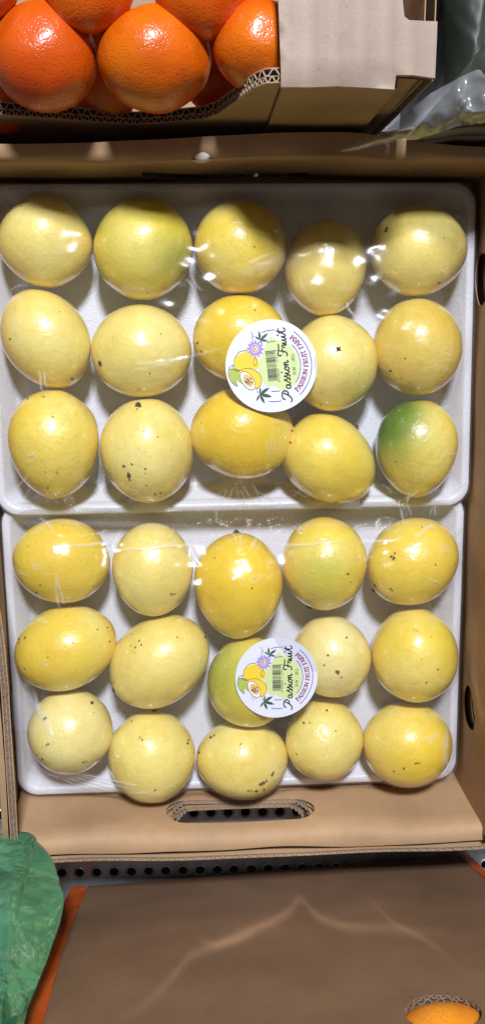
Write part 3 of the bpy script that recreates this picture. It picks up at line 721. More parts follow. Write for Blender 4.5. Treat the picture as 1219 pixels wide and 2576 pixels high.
def film_and_label(dom, zoff, pts, stk, creases_and_sheen, label, slabel, rotdeg):
    x0, x1, y0, y1 = dom; dom = (x0 - .0004, x1 + .0004, y0 - .0004, y1 + .0004)
    zrim = lambda ys: np.array([.0259 + zoff(y) for y in ys])
    xs, ys, h, oc = solve_film(dom, zrim, pts, None, 176, 120)
    px, py, pr = stk
    P = at(px, py, .066)
    for _ in range(3): P = at(px, py, float(bil(xs, ys, h, np.array([P[0]]), np.array([P[1]]))[0]))
    R = pr * (H - P[2]) / F
    t = np.linspace(0, 2 * PI, 60); rr = np.linspace(0, 1, 12)
    X = (P[0] + R * np.outer(rr, np.cos(t))).ravel(); Yv = (P[1] + R * np.outer(rr, np.sin(t))).ravel(); Z = bil(xs, ys, h, X, Yv)
    keep = Z > np.quantile(Z, .45); Amat = np.stack([X[keep], Yv[keep], np.ones(keep.sum())], 1)
    pa, pb, pcn = np.linalg.lstsq(Amat, Z[keep], rcond=None)[0]
    pa = np.clip(pa, -.12, .12); pb = np.clip(pb, -.12, .12); pcn = np.max(Z - pa * X - pb * Yv) - .0004
    zc = pa * P[0] + pb * P[1] + pcn; P = at(px, py, zc)
    xs, ys, h, oc = solve_film(dom, zrim, pts, (P[0], P[1], R * 1.02, (pa, pb, pcn)))
    XX, YY = np.meshgrid(xs, ys, indexing='ij')
    # stretch wrinkles between fruit and rim; whitening paints their caught light and soft sheen
    D = proj(np.stack([XX, YY, h], -1)); edge_d = np.minimum(np.minimum(XX - x0, x1 - XX), np.minimum(YY - y0, y1 - YY))
    cr_acc = np.zeros_like(h)
    gx, gy = np.gradient(h, xs[1] - xs[0], ys[1] - ys[0]); lap = np.abs(np.gradient(gx, axis=0) + np.gradient(gy, axis=1)); rgc = np.random.default_rng(int(py)); auto = []
    while len(auto) < 95:
        i, j = rgc.integers(6, h.shape[0] - 6), rgc.integers(6, h.shape[1] - 6); g_ = math.hypot(gx[i, j], gy[i, j])
        if not (.25 < g_ < 1.6) or edge_d[i, j] < .004 or math.hypot(XX[i, j] - P[0], YY[i, j] - P[1]) < R * 1.15: continue
        if rgc.random() > (.95 if edge_d[i, j] < .03 else .35): continue
        an = math.atan2(-gy[i, j], gx[i, j]) + rgc.normal() * .35; ln = rgc.uniform(9, 30); cx_, cy_ = D[i, j]
        for q in range(rgc.integers(1, 4)):
            ox, oy = -math.sin(an) * q * 7, math.cos(an) * q * 7; a3 = an + rgc.normal() * .12
            auto.append((cx_ + ox - math.cos(a3) * ln, cy_ + oy - math.sin(a3) * ln, cx_ + ox + math.cos(a3) * ln, cy_ + oy + math.sin(a3) * ln, rgc.uniform(1.4, 2.2), rgc.uniform(.00012, .00042)))
    creases_and_sheen = list(creases_and_sheen) + auto
    for (ax, ay, bx, by, wd, am) in creases_and_sheen:
        ab = np.array([bx - ax, by - ay], float); L2 = ab @ ab; tt = ((D[..., 0] - ax) * ab[0] + (D[..., 1] - ay) * ab[1]) / L2
        dist = ((D[..., 0] - ax) * -ab[1] + (D[..., 1] - ay) * ab[0]) / math.sqrt(L2) + 3 * np.sin(tt * 5 + ax)
        pf = np.exp(-(dist / wd) ** 2) * np.clip(np.sin(PI * np.clip(tt, 0, 1)), 0, 1) ** .5 * (edge_d > .0015)
        h = h + 1.5 * am * pf * (wd < 6); cr_acc = np.maximum(cr_acc, pf * am / .0006)  # wide entries only whiten the film: painted sheen without relief
    und = np.zeros_like(h); rg = np.random.default_rng(int(px * 7))
    for _ in range(14):
        kx, ky = rg.normal(size=2) * 230; und += np.sin(XX * kx + YY * ky + rg.uniform(0, 6) + 1.5 * np.sin(XX * 60 + rg.uniform(0, 6)))
    stkm = np.clip((np.hypot(XX - P[0], YY - P[1]) - R * 1.05) / .006, 0, 1)
    h = h + .00011 * (und + 6) * np.clip(edge_d / .012, 0, 1) * stkm
    n, m = h.shape; V = np.stack([XX, YY, h], -1); crease_sheen_v = cr_acc
    idx = -np.ones((n, m), int); good = ~oc; idx[good] = np.arange(good.sum()); vs = V[good]
    fs = []
    for i in range(n - 1):
        for j in range(m - 1):
            q = (idx[i, j], idx[i + 1, j], idx[i + 1, j + 1], idx[i, j + 1])
            if min(q) >= 0: fs.append(q)
    me = bpy.data.meshes.new('cling_film'); c = np.array([(x0 + x1) / 2, (y0 + y1) / 2, .03])
    # side skirt
    rc = .015; loop = []
    for (cx_, cy_, a0) in ((x1 - rc, y1 - rc, 0), (x0 + rc, y1 - rc, PI / 2), (x0 + rc, y0 + rc, PI), (x1 - rc, y0 + rc, 3 * PI / 2)):
        for q in np.linspace(a0, a0 + PI / 2, 9): loop.append((cx_ + (rc + .0005) * math.cos(q), cy_ + (rc + .0005) * math.sin(q)))
    nb = len(vs); sk = [(a, b, .0256 + zoff(b)) for a, b in loop] + [(a + (c[0] - a) * .02, b + (c[1] - b) * .03, .014 + zoff(b)) for a, b in loop]; k = len(loop)
    fs += [(nb + i, nb + (i + 1) % k, nb + k + (i + 1) % k, nb + k + i) for i in range(k)]
    vs = np.concatenate([vs, np.array(sk)]); me.from_pydata((vs - c).tolist(), [], fs); me.materials.append(FILM); me.polygons.foreach_set('use_smooth', [True] * len(fs)); me.update()
    a2 = me.attributes.new('crease', 'FLOAT', 'POINT'); a2.data.foreach_set('value', np.concatenate([crease_sheen_v[good], np.zeros(2 * k)]).astype(np.float32))
    fo = bpy.data.objects.new('cling_film', me); COL.objects.link(fo); fo.location = c; tag(fo, label, 'plastic film', 'cling film over the trays')
    # the label
    nrm = Vector((-pa, -pb, 1)).normalized(); zx = Vector((1, 0, pa)).normalized(); zy = nrm.cross(zx)
    rotm = Matrix((zx, zy, nrm)).transposed().to_4x4() @ Matrix.Rotation(math.radians(rotdeg), 4, 'Z')
    make_label(Matrix.Translation(Vector(P) + nrm * .0003) @ rotm, R, slabel)

# ---- label artwork, drawn in its own units (centre 625,615; radius 540), one flat sheet per ink
def stroke2(mb, pts, wd, z, mi):
    P = [np.array(p, float) for p in pts]
    if len(P) < 2: return
    L = []; Rr = []
    for i, p in enumerate(P):
        t = P[min(i + 1, len(P) - 1)] - P[max(i - 1, 0)]; t = t / (np.linalg.norm(t) + 1e-9); n = np.array([-t[1], t[0]])
        w_ = wd[i] if hasattr(wd, '__len__') else wd
        L.append((*(p + n * w_ / 2), z)); Rr.append((*(p - n * w_ / 2), z))
    k = len(P); mb.add(L + Rr, [(i, k + i, k + i + 1, i + 1) for i in range(k - 1)], mi)
def fill2(mb, pts, z, mi):
    from mathutils.geometry import tessellate_polygon
    tr = tessellate_polygon([[Vector((p[0], p[1], 0)) for p in pts]])
    mb.add([(p[0], p[1], z) for p in pts], [tuple(t) for t in tr], mi)
def smooth(pts, n=6, closed=False):
    P = [np.array(p, float) for p in pts]; out = []; k = len(P)
    for i in range(k if closed else k - 1):
        p0 = P[(i - 1) % k] if closed or i > 0 else P[i]; p1 = P[i]; p2 = P[(i + 1) % k]; p3 = P[(i + 2) % k] if closed or i + 2 < k else p2
        for t in np.linspace(0, 1, n + 1)[:-1]:
            out.append(.5 * ((2 * p1) + (p2 - p0) * t + (2 * p0 - 5 * p1 + 4 * p2 - p3) * t * t + (3 * p1 - p0 - 3 * p2 + p3) * t ** 3))
    if not closed: out.append(P[-1])
    return out
def ell(cx_, cy_, rx, ry, rot=0, n=28, a0=0, a1=2 * PI):
    r = math.radians(rot); return [(cx_ + rx * math.cos(t) * math.cos(r) - ry * math.sin(t) * math.sin(r), cy_ + rx * math.cos(t) * math.sin(r) + ry * math.sin(t) * math.cos(r)) for t in np.linspace(a0, a1, n + 1)]
# serif capitals: strokes in a 0..1 box (x right, y up); (points, weight)
TH, TN = .17, .075
def sf(x, y, w_=.2): return ([(x - w_ / 2, y), (x + w_ / 2, y)], .06)
def arc(cx_, cy_, rx, ry, a, b, n=9): return [(cx_ + rx * math.cos(math.radians(t)), cy_ + ry * math.sin(math.radians(t))) for t in np.linspace(a, b, n)]
GL = {
 'P': (.62, [([(.14, 0), (.14, 1)], TH), ([(.14, .97)] + arc(.3, .73, .25, .24, 90, -90) + [(.14, .49)], .11), sf(.14, 0, .3), sf(.1, 1, .2)]),
 'A': (.80, [([(.08, 0), (.40, 1)], TN), ([(.38, 1), (.72, 0)], TH), ([(.2, .34), (.58, .34)], TN), sf(.08, 0), sf(.72, 0, .26)]),
 'S': (.56, [(arc(.27, .74, .2, .23, 30, 250) + arc(.27, .26, .21, .24, 80, -150), .13), ([(.47, .72), (.47, .92)], .05), ([(.06, .08), (.06, .28)], .05)]),
 'I': (.34, [([(.17, 0), (.17, 1)], TH), sf(.17, 0, .3), sf(.17, 1, .3)]),
 'O': (.80, [(arc(.4, .5, .31, .47, 0, 360, 20), .13)]),
 'N': (.82, [([(.14, 0), (.14, 1)], TN), ([(.12, 1), (.68, 0)], TH), ([(.68, 0), (.68, 1)], TN), sf(.14, 0), sf(.68, 1), sf(.08, 1, .16)]),
 'F': (.60, [([(.14, 0), (.14, 1)], TH), ([(.08, .97), (.54, .97), (.54, .8)], .08), ([(.14, .52), (.42, .52)], .08), sf(.14, 0, .3)]),
 'R': (.72, [([(.14, 0), (.14, 1)], TH), ([(.14, .97)] + arc(.3, .74, .23, .23, 90, -90) + [(.14, .51)], .11), ([(.32, .5), (.62, .02)], TH), sf(.14, 0, .3), sf(.66, 0, .16)]),
 'U': (.78, [([(.14, 1), (.14, .35)] + arc(.38, .34, .24, .32, 180, 360) + [(.62, 1)], .12), sf(.14, 1, .28), sf(.62, 1)]),
 'T': (.66, [([(.32, 0), (.32, 1)], TH), ([(.04, .8), (.04, .97), (.60, .97), (.60, .8)], .08), sf(.32, 0, .3)]),
 'M': (.96, [([(.14, 0), (.14, 1)], TN), ([(.12, 1), (.46, .05)], TH), ([(.46, .05), (.78, 1)], TN), ([(.8, 0), (.8, 1)], TH), sf(.14, 0), sf(.8, 0, .26), sf(.8, 1), sf(.1, 1)]),
 'W': (1.04, [([(.05, 1), (.30, 0)], TH), ([(.30, 0), (.50, .95)], TN), ([(.48, 1), (.74, 0)], TH), ([(.74, 0), (.96, 1)], TN), sf(.06, 1), sf(.96, 1)]),
 'K': (.76, [([(.14, 0), (.14, 1)], TH), ([(.16, .4), (.6, 1)], TN), ([(.3, .58), (.64, 0)], TH), sf(.14, 0, .3), sf(.14, 1, .3), sf(.66, 0), sf(.6, 1)]),
 'G': (.78, [(arc(.4, .5, .31, .47, 50, 330, 16), .13), ([(.67, .02), (.67, .42)], TH), sf(.64, .43, .26), ([(.65, .75), (.65, .95)], .05)]),
 '.': (.28, [([(.08, .05), (.2, .05)], .13)]), ':': (.4, [([(.12, .1), (.26, .1)], .14), ([(.12, .55), (.26, .55)], .14)]), ' ': (.42, []),
 '0': (.6, [(arc(.3, .5, .22, .46, 0, 360, 14), .1)]), '1': (.6, [([(.12, .75), (.32, .97), (.32, 0)], .11), sf(.32, 0, .3)]),
 '3': (.6, [(arc(.27, .74, .2, .23, 150, -80) + arc(.27, .26, .22, .25, 80, -150), .1)]), '4': (.6, [([(.44, 0), (.44, .97), (.06, .3), (.58, .3)], .1)]),
 '5': (.6, [([(.5, .95), (.14, .95), (.12, .55)] + arc(.28, .32, .22, .29, 110, -150), .1)]), '7': (.6, [([(.06, .95), (.52, .95), (.22, 0)], .1)]),
 '8': (.6, [(arc(.3, .74, .18, .22, 0, 360, 12), .1), (arc(.3, .26, .22, .25, 0, 360, 12), .1)]), '9': (.6, [(arc(.3, .68, .21, .27, 0, 360, 12), .1), ([(.51, .66), (.46, .25), (.3, .02), (.14, .04)], .1)]),
}
def make_label(mat, R, slabel):
    inks = [INK['white'], INK['lime'], INK['purple'], INK['plum'], INK['black'], INK['yellow'], INK['leaf'], INK['olive'], INK['lilac'], INK['cream'], INK['grey'], INK['amber'], INK['violet']]
    root = bpy.data.objects.new('round_label', None)
    disc_ = MB(); ang = np.linspace(0, 2 * PI, 73)
    rows = []
    for r_, z_ in ((0.0001, 0), (.5, 0), (.9, 0), (1, -.00002), (1.001, -.0002), (.998, -.0003)): rows.append([(R * r_ * math.cos(t), R * r_ * math.sin(t), z_) for t in ang])
    disc_.grid(rows, 0, True)
    o = disc_.build('round_label', INK['white'], smooth=False); o.matrix_world = mat; tag(o, slabel, 'label', 'round printed labels on the film')
    bpy.data.objects.remove(root)
    def part(name): return MB()
    def finish(mb, name):
        k = R / 540.0
        mb.v = [((x - 625) * k, -(y - 615) * k, z * .00004 + .00004) for x, y, z in mb.v]
        me = bpy.data.meshes.new(name); me.from_pydata(mb.v, [], mb.f)
        for i_ in inks: me.materials.append(i_)
        me.polygons.foreach_set('material_index', mb.m); me.update()
        q = bpy.data.objects.new(name, me); COL.objects.link(q); q.parent = o; return q
    rnd = random.Random(5)
    # brushed green ground
    g = MB(); base = [(600,345),(650,262),(672,300),(700,318),(740,335),(790,330),(850,385),(900,440),(945,520),(962,600),(957,700),(932,780),(892,842),(830,882),(745,912),(690,885),(650,850),(600,838),(540,832),(505,795),(482,720),(465,600),(500,500),(550,425)]
    pts = resample(base, 14)
    pts = [(x + rnd.uniform(-7, 7), y + rnd.uniform(-9, 9) - (18 if i % 3 == 0 and y < 400 else 0) + (16 if i % 3 == 1 and y > 830 else 0)) for i, (x, y) in enumerate(pts)]
    fill2(g, pts, 1, 1); finish(g, 'green_ground')
    # rings
    a = MB()
    for r_, b0_, b1_ in ((478, -50.5, 50.5), (348, -39, 40)): stroke2(a, [(622 + r_ * math.cos(math.radians(t)), 615 + r_ * math.sin(math.radians(t))) for t in np.linspace(b0_, b1_, 40)], 9, 2, 2)
    for q in ([(555,217),(600,206),(650,201),(710,202)], [(598,342),(650,332),(705,332)], [(548,1023),(600,1030),(650,1033),(700,1032)], [(592,908),(640,913),(698,914)]): stroke2(a, smooth(q), 9, 2, 2)
    finish(a, 'ring_lines')
    # PASSION FRUIT FARM round the right-hand side, read upwards
    t_ = MB(); txt = 'PASSION FRUIT FARM'; hgt = 54; adv = sum(GL[c][0] for c in txt); r0 = 436; span = math.radians(100); ca = math.radians(50); kk = span * r0 / adv
    pos = 0
    for ch in txt:
        wch = GL[ch][0]; th = ca - (pos + wch / 2) * kk / r0
        o_ = np.array([622 + r0 * math.cos(th), 615 + r0 * math.sin(th)]); up = np.array([-math.cos(th), -math.sin(th)]); ri = np.array([math.sin(th), -math.cos(th)])
        for st, wd in GL[ch][1]: stroke2(t_, [tuple(o_ + ri * (x - wch / 2) * kk * .98 + up * y * hgt) for x, y in st], max(9, wd * hgt * 1.3), 3, 3)
        pos += wch
    finish(t_, 'farm_lettering')
    def vline(mb, txt, xb, ystart, yend, hgt, ink, z, minw=4):
        adv = sum(GL[c][0] for c in txt); kk = (ystart - yend) / adv; pos = 0
        for ch in txt:
            for st, wd in GL[ch][1]: stroke2(mb, [(xb - y * hgt, ystart - (pos + x) * kk) for x, y in st], max(minw, wd * hgt), z, ink)
            pos += GL[ch][0]
    n = MB(); vline(n, 'N.W : 1KG', 905, 745, 503, 36, 10, 3, 5); finish(n, 'weight_lettering')
    # barcode and digits
    b = MB(); y = 437; br = random.Random(9)
    while y < 790:
        wd = br.choice([3.5, 3.5, 6, 9]); guard = y < 452 or y > 775 or 606 < y < 622
        fill2(b, [(570, y), (704 if guard else 682, y), (704 if guard else 682, min(y + wd, 792)), (570, min(y + wd, 792))], 3, 4); y += wd + br.choice([3, 4, 6, 8])
    finish(b, 'barcode')
    dg = MB(); vline(dg, '8', 708, 812, 796, 22, 4, 3, 3); vline(dg, '938509', 710, 770, 650, 22, 4, 3, 3); vline(dg, '417017', 710, 588, 474, 22, 4, 3, 3); finish(dg, 'barcode_digits')
    # script lettering
    s = MB()
    def sc_(pts, w_=11): stroke2(s, smooth([(830 - t, 1060 - q) for q, t in pts], 5), w_ * 1.3, 4, 4)
    sc_([(2,20),(25,8),(50,10),(75,28),(100,60),(112,90),(98,108),(70,104),(48,88),(40,62),(55,45),(80,48),(105,68),(120,92)][:1] + [(22,6),(45,8),(75,30),(100,66),(118,100)], 12)       # P stem, rising
    sc_([(40,80),(52,105),(85,116),(128,108),(142,80),(130,52),(105,40),(84,46)], 12)                                                                                                       # P bowl
    sc_([(205,48),(188,56),(168,40),(166,14),(182,2),(200,18),(210,50),(208,14),(222,2),(240,22)], 11)                                                                                       # a
    sc_([(240,22),(262,62),(270,70),(272,44),(282,20),(272,0),(254,6)], 11); sc_([(272,4),(300,40),(312,70),(314,44),(324,20),(314,0),(296,6)], 11)                                          # ss
    sc_([(314,4),(338,36),(346,56),(344,20),(356,2),(374,22)], 11); sc_([(356,84),(364,104)], 11)                                                                                             # i
    sc_([(400,52),(384,40),(380,14),(396,0),(414,14),(418,40),(402,54),(412,42),(432,44)], 11)                                                                                                # o
    sc_([(432,44),(440,52),(438,4),(448,40),(462,56),(470,40),(468,12),(480,2),(492,20)], 11)                                                                                                 # n
    sc_([(540,16),(562,4),(590,22),(604,60),(612,96)], 12); sc_([(560,70),(552,98),(580,112),(620,104),(668,96),(690,104)], 12); sc_([(580,52),(610,56),(640,62)], 10)                        # F
    sc_([(640,20),(652,52),(664,58),(672,48),(668,14),(676,4)], 11)                                                                                                                            # r
    sc_([(676,4),(696,52),(692,20),(704,2),(722,20),(732,54),(730,16),(742,2),(756,20)], 11)                                                                                                  # u
    sc_([(756,20),(772,54),(770,16),(782,2),(798,20)], 11); sc_([(786,84),(796,106)], 11)                                                                                                     # i
    sc_([(798,20),(826,70),(846,108)], 11); sc_([(832,76),(826,30),(834,4),(854,6),(874,24)], 11); sc_([(806,74),(840,80),(872,84)], 10)                                                      # t
    finish(s, 'script_lettering')
    # drawn fruit
    f = MB()
    fill2(f, smooth([(300,425),(375,410),(450,450),(475,540),(462,625),(380,612),(270,620),(205,600),(195,520),(230,455)], 5, True), 2, 5)
    fill2(f, [(125,600),(175,590),(235,612),(255,700),(262,785),(232,765),(200,735),(190,760),(196,800),(150,765),(112,660)], 2, 7)
    fill2(f, smooth([(250,625),(330,610),(420,640),(480,700),(488,780),(450,840),(410,852),(300,800)], 5, True), 3, 5)
    fill2(f, ell(328, 752, 66, 122, -28), 4, 9); fill2(f, ell(334, 752, 52, 82, -28), 5, 11)
    for k in range(9): q = ell(334, 752, 30 * (k % 3) / 2 + 4, 20 + 5 * k, -28 + 25 * k, 8)[k % 8]; fill2(f, ell(q[0], q[1], 8, 15, -40 + 33 * k, 10), 6, 10)
    stroke2(f, ell(328, 752, 66, 122, -28), 6, 6, 4)
    stroke2(f, smooth([(365,402),(270,410),(205,480),(190,545),(150,565),(125,590),(165,600),(230,632),(250,625),(205,605),(175,570),(200,565)]), 5, 6, 4)
    stroke2(f, smooth([(120,600),(112,660),(140,750),(200,805),(195,770),(180,745)]), 5, 6, 4)
    stroke2(f, smooth([(245,625),(330,608),(420,635),(482,700),(490,780),(450,845),(410,852)]), 5, 6, 4)
    stroke2(f, ell(442, 545, 22, 45, 8, 18), 5, 6, 4)
    finish(f, 'fruit_drawing')
    fl_ = MB()
    for k in range(12):
        a_ = k * 30 + 8; ct, st = math.cos(math.radians(a_)), math.sin(math.radians(a_)); fill2(fl_, ell(458 + 62 * ct, 395 + 66 * st, 40, 15, a_, 12), 5 + .1 * (k % 2), 8)
    for k in range(24):
        a_ = math.radians(k * 15); stroke2(fl_, [(458 + 44 * math.cos(a_), 395 + 44 * math.sin(a_)), (458 + 78 * math.cos(a_), 395 + 82 * math.sin(a_))], 5, 6, 12)
    fill2(fl_, ell(455, 395, 50, 52), 7, 0); stroke2(fl_, ell(455, 395, 36, 38), 9, 8, 3); fill2(fl_, ell(452, 396, 20, 24), 9, 11)
    stroke2(fl_, [(430, 350), (450, 380), (440, 410)], 6, 10, 3); finish(fl_, 'flower_drawing')
    for (cx_, cy_, L_) in ((526, 298, ((-92, 105), (-142, 75), (-33, 120), (15, 95), (70, 55))), (452, 925, ((-78, 85), (-28, 140), (18, 150), (68, 125), (122, 90)))):
        lv = MB()
        for an, ln in L_:
            t = math.radians(an); d_ = np.array([math.cos(t), math.sin(t)]); n_ = np.array([-d_[1], d_[0]]); c_ = np.array([cx_, cy_])
            fill2(lv, [tuple(c_), tuple(c_ + d_ * ln * .35 + n_ * ln * .13), tuple(c_ + d_ * ln * .65 + n_ * ln * .12), tuple(c_ + d_ * ln), tuple(c_ + d_ * ln * .65 - n_ * ln * .12), tuple(c_ + d_ * ln * .35 - n_ * ln * .13)], 5, 6)
        stroke2(lv, smooth([(455,300),(430,270),(455,255),(432,240),(450,225),(425,200),(418,192)] if cy_ < 600 else [(428,845),(425,885),(440,915)]), 4, 5, 10)
        finish(lv, 'leaf_drawing')
INK = {k: plain('ink_' + k, c, .45) for k, c in dict(white=(.66, .67, .735), lime=(.56, .64, .29), purple=(.10, .06, .21), plum=(.27, .035, .12), black=(.012, .012, .018), yellow=(.80, .55, .035),
      leaf=(.035, .075, .045), olive=(.37, .45, .085), lilac=(.40, .29, .66), cream=(.82, .80, .76), grey=(.10, .09, .05), amber=(.70, .42, .16), violet=(.17, .08, .38)).items()}
crU = [(90,1215,60,1260,2.5,.0006),(110,1228,150,1275,2,.0005),(70,1190,40,1240,2.5,.0006),(130,1235,180,1280,2,.0005)] + [(560 + 11 * k + 5 * math.sin(k * 5), 1226 + 8 * math.sin(k * 3.3), 530 + 20 * k + 9 * math.sin(k * 7), 1272 + 7 * math.sin(k * 2.1), 1.9, .0003 + .0002 * (k % 3)) for k in range(9)] + \
      [(470,700,490,740,2,.0005),(480,690,505,735,2,.0005),(620,660,690,640,3,.0004),(630,668,695,655,3,.0004),(330,930,560,880,2.5,.0003),(95,930,110,985,2,.0006),(108,935,122,975,2,.0005),(870,760,890,800,2,.0007),(600,690,720,640,16,.00016),(330,912,480,905,2,.0005),(1170,880,1160,1010,2,.0004),(1160,700,1165,900,2,.0003),(730,1235,780,1250,2,.0005),(960,1215,985,1245,2,.0006),(20,740,60,900,9,.00012)]
crL = [(100,1300,140,1340,2,.0006),(280,1380,500,1372,2.5,.0005),(160,1370,280,1366,2.5,.0005),(700,1370,860,1362,2.5,.0005),(900,1365,1010,1352,2.5,.0005),(140,1440,150,1530,2,.0006),(148,1450,158,1520,2,.0005)] + \
      [(60 + 8 * k, 1700 + 10 * k, 95 + 10 * k, 1800 + 18 * k, 2.2, .0005) for k in range(5)] + [(120 + 6 * k, 1948 - 2 * k, 270 + 20 * k, 1998 - 6 * k, 2.4, .0007) for k in range(5)] + [(1090, 1320, 1040, 1350, 3, .0006), (1120, 1830, 1125, 1960, 2.5, .0005), (1112, 1840, 1116, 1940, 2, .0004),(30,1310,560,1330,7,.00014),(480,1375,500,1420,3,.0005),(690,1320,1150,1318,8,.00012),(160,1960,260,1985,5,.0003),(700,1990,1000,1972,3,.0003),(250,1990,420,2000,3,.0004)]
film_and_label(TU, zU, np.concatenate(TOPS[:15]), (682, 921, 114.5), crU, 'clear cling film stretched over the upper tray of passion fruit', 'round white printed label on the upper tray of passion fruit', 5.5)
film_and_label(TL, zL, np.concatenate(TOPS[15:]), (695, 1705, 110), crL, 'clear cling film stretched over the lower tray of passion fruit', 'round white printed label on the lower tray, beside the handle hole end', 0)

# ------------------------------------------------------------------ mandarin carton behind
YM = .1265
mbx = empty('mandarin_carton', (-.02, .22, Z_SH), 'brown cardboard carton with a cut-away front, full of orange mandarins', 'cardboard box')
def q2(px, py): p = aty(px, py, YM); return (float(p[0]), float(p[2]))
prof = [q2(-40, 288), q2(60, 294), q2(160, 299), q2(260, 306), q2(340, 311), q2(430, 307), q2(510, 301), q2(545, 290), q2(590, 260), q2(640, 224), q2(668, 213), q2(706, 211)]
ZT = q2(708, 212)[1]
XC = q2(995, 220)[0]; XE = float(aty(1088, 215, YM)[0])
def fn_mf(u, v, w): return (u, YM + w + .0006 * math.sin(u * 40), v)
outm = [(-.26, 0)] + [(q2(706, 211)[0], 0)] + prof[::-1] + [(-.26, prof[0][1])]
mf = MB(); sheet(mf, outm, [], 0, .0006, fn_mf, .02)
for w0_, w1_ in ((.0030, .0034), (.0066, .0072)): sheet(mf, outm, [], w0_, w1_, fn_mf, .03)
mfo = mf.build('front_wall', K_OUT, mbx)
fl = MB(); line = [(-.26, prof[0][1])] + prof
flutes(fl, line, (0, -1), .0006, .0030, .0042, .012, fn_mf, base=.006); flutes(fl, line, (0, -1), .0034, .0066, .0072, .012, fn_mf, base=.006)
fl.build('corrugated_edge', K_CUT, mfo)
# corner post: outer board, right end and the flap folded over the top
XS = q2(706, 211)[0]
post = MB(); outp = [(XS + .0008, 0), (XC, 0), (XC, ZT - .002), (XS + .0008, ZT)]
sheet(post, outp, [], -.0012, .0060, lambda u, v, w: (u, YM + w, v), .03); post.build('corner_panel', K_OUT, mbx, smooth=False)
side = MB(); outs = [(YM + .006, 0), (.36, 0), (.36, ZT - .001), (YM + .002, ZT - .001)]
sheet(side, outs, [], 0, .0006, lambda u, v, w: (XE - .006 + w + (u - YM) * .02, u, v), .05); sheet(side, outs, [], .0052, .0058, lambda u, v, w: (XE - .006 + w + (u - YM) * .02, u, v), .05)
so = side.build('side_wall', K_OUT, mbx, smooth=False)
# narrow return of the end board seen under the flap, its cut edge towards us
fl = MB(); flutes(fl, [(YM + .004, .0), (YM + .004, ZT - .002)], (1, 0), .0006, .0052, .005, .012, lambda u, v, w: (XE - .006 + w, u, v)); fl.build('corrugated_edge', K_CUTD, so)
ret = MB(); sheet(ret, [(XC + .0004, 0), (XE - .0065, 0), (XE - .0065, ZT - .006), (XC + .0004, ZT - .004)], [], .004, .010, lambda u, v, w: (u, YM + w, v), .03); ret.build('inner_panel', K_OUT, mbx, smooth=False)
ZF = ZT + .0075
def q3(px, py): p = at(px, py, ZF); return (float(p[0]), float(p[1]))
flap = [q3(708, 213), q3(780, 213), q3(850, 209), q3(930, 215), q3(995, 220), q3(997, 186), q3(1040, 186), q3(1095, 194), q3(1099, 110), q3(1101, 51), q3(1030, 47), q3(1018, 38), q3(1014, 0), q3(1013, -60), q3(1095, -62), q3(1096, -200), q3(695, -200), q3(700, 0)]
fp = MB()
def fn_flap(u, v, w):
    return (u, v, ZF + w - .0035 * math.exp(-((v - q3(850, 209)[1]) / .0028) ** 2) * (u < XC) - .0015 + .0007 * math.sin(u * 150) * .6)
sheet(fp, flap, [], -.0028, 0, fn_flap, .006); fp.build('corner_flap', K_PALE, mbx)
mb = MB(); sheet(mb, [(-.26, YM + .008), (XE - .007, YM + .008), (XE - .007, .36), (-.26, .36)], [], 0, .004, fn_flat(0), .06); mb.build('floor_panel', K_OUT, mbx, smooth=False)
mb = MB(); sheet(mb, [(-.26, 0), (XE, 0), (XE, ZT), (-.26, ZT)], [], .36 - .006, .36, lambda u, v, w: (u, w, v), .06); mb.build('back_wall', K_OUT, mbx, smooth=False)

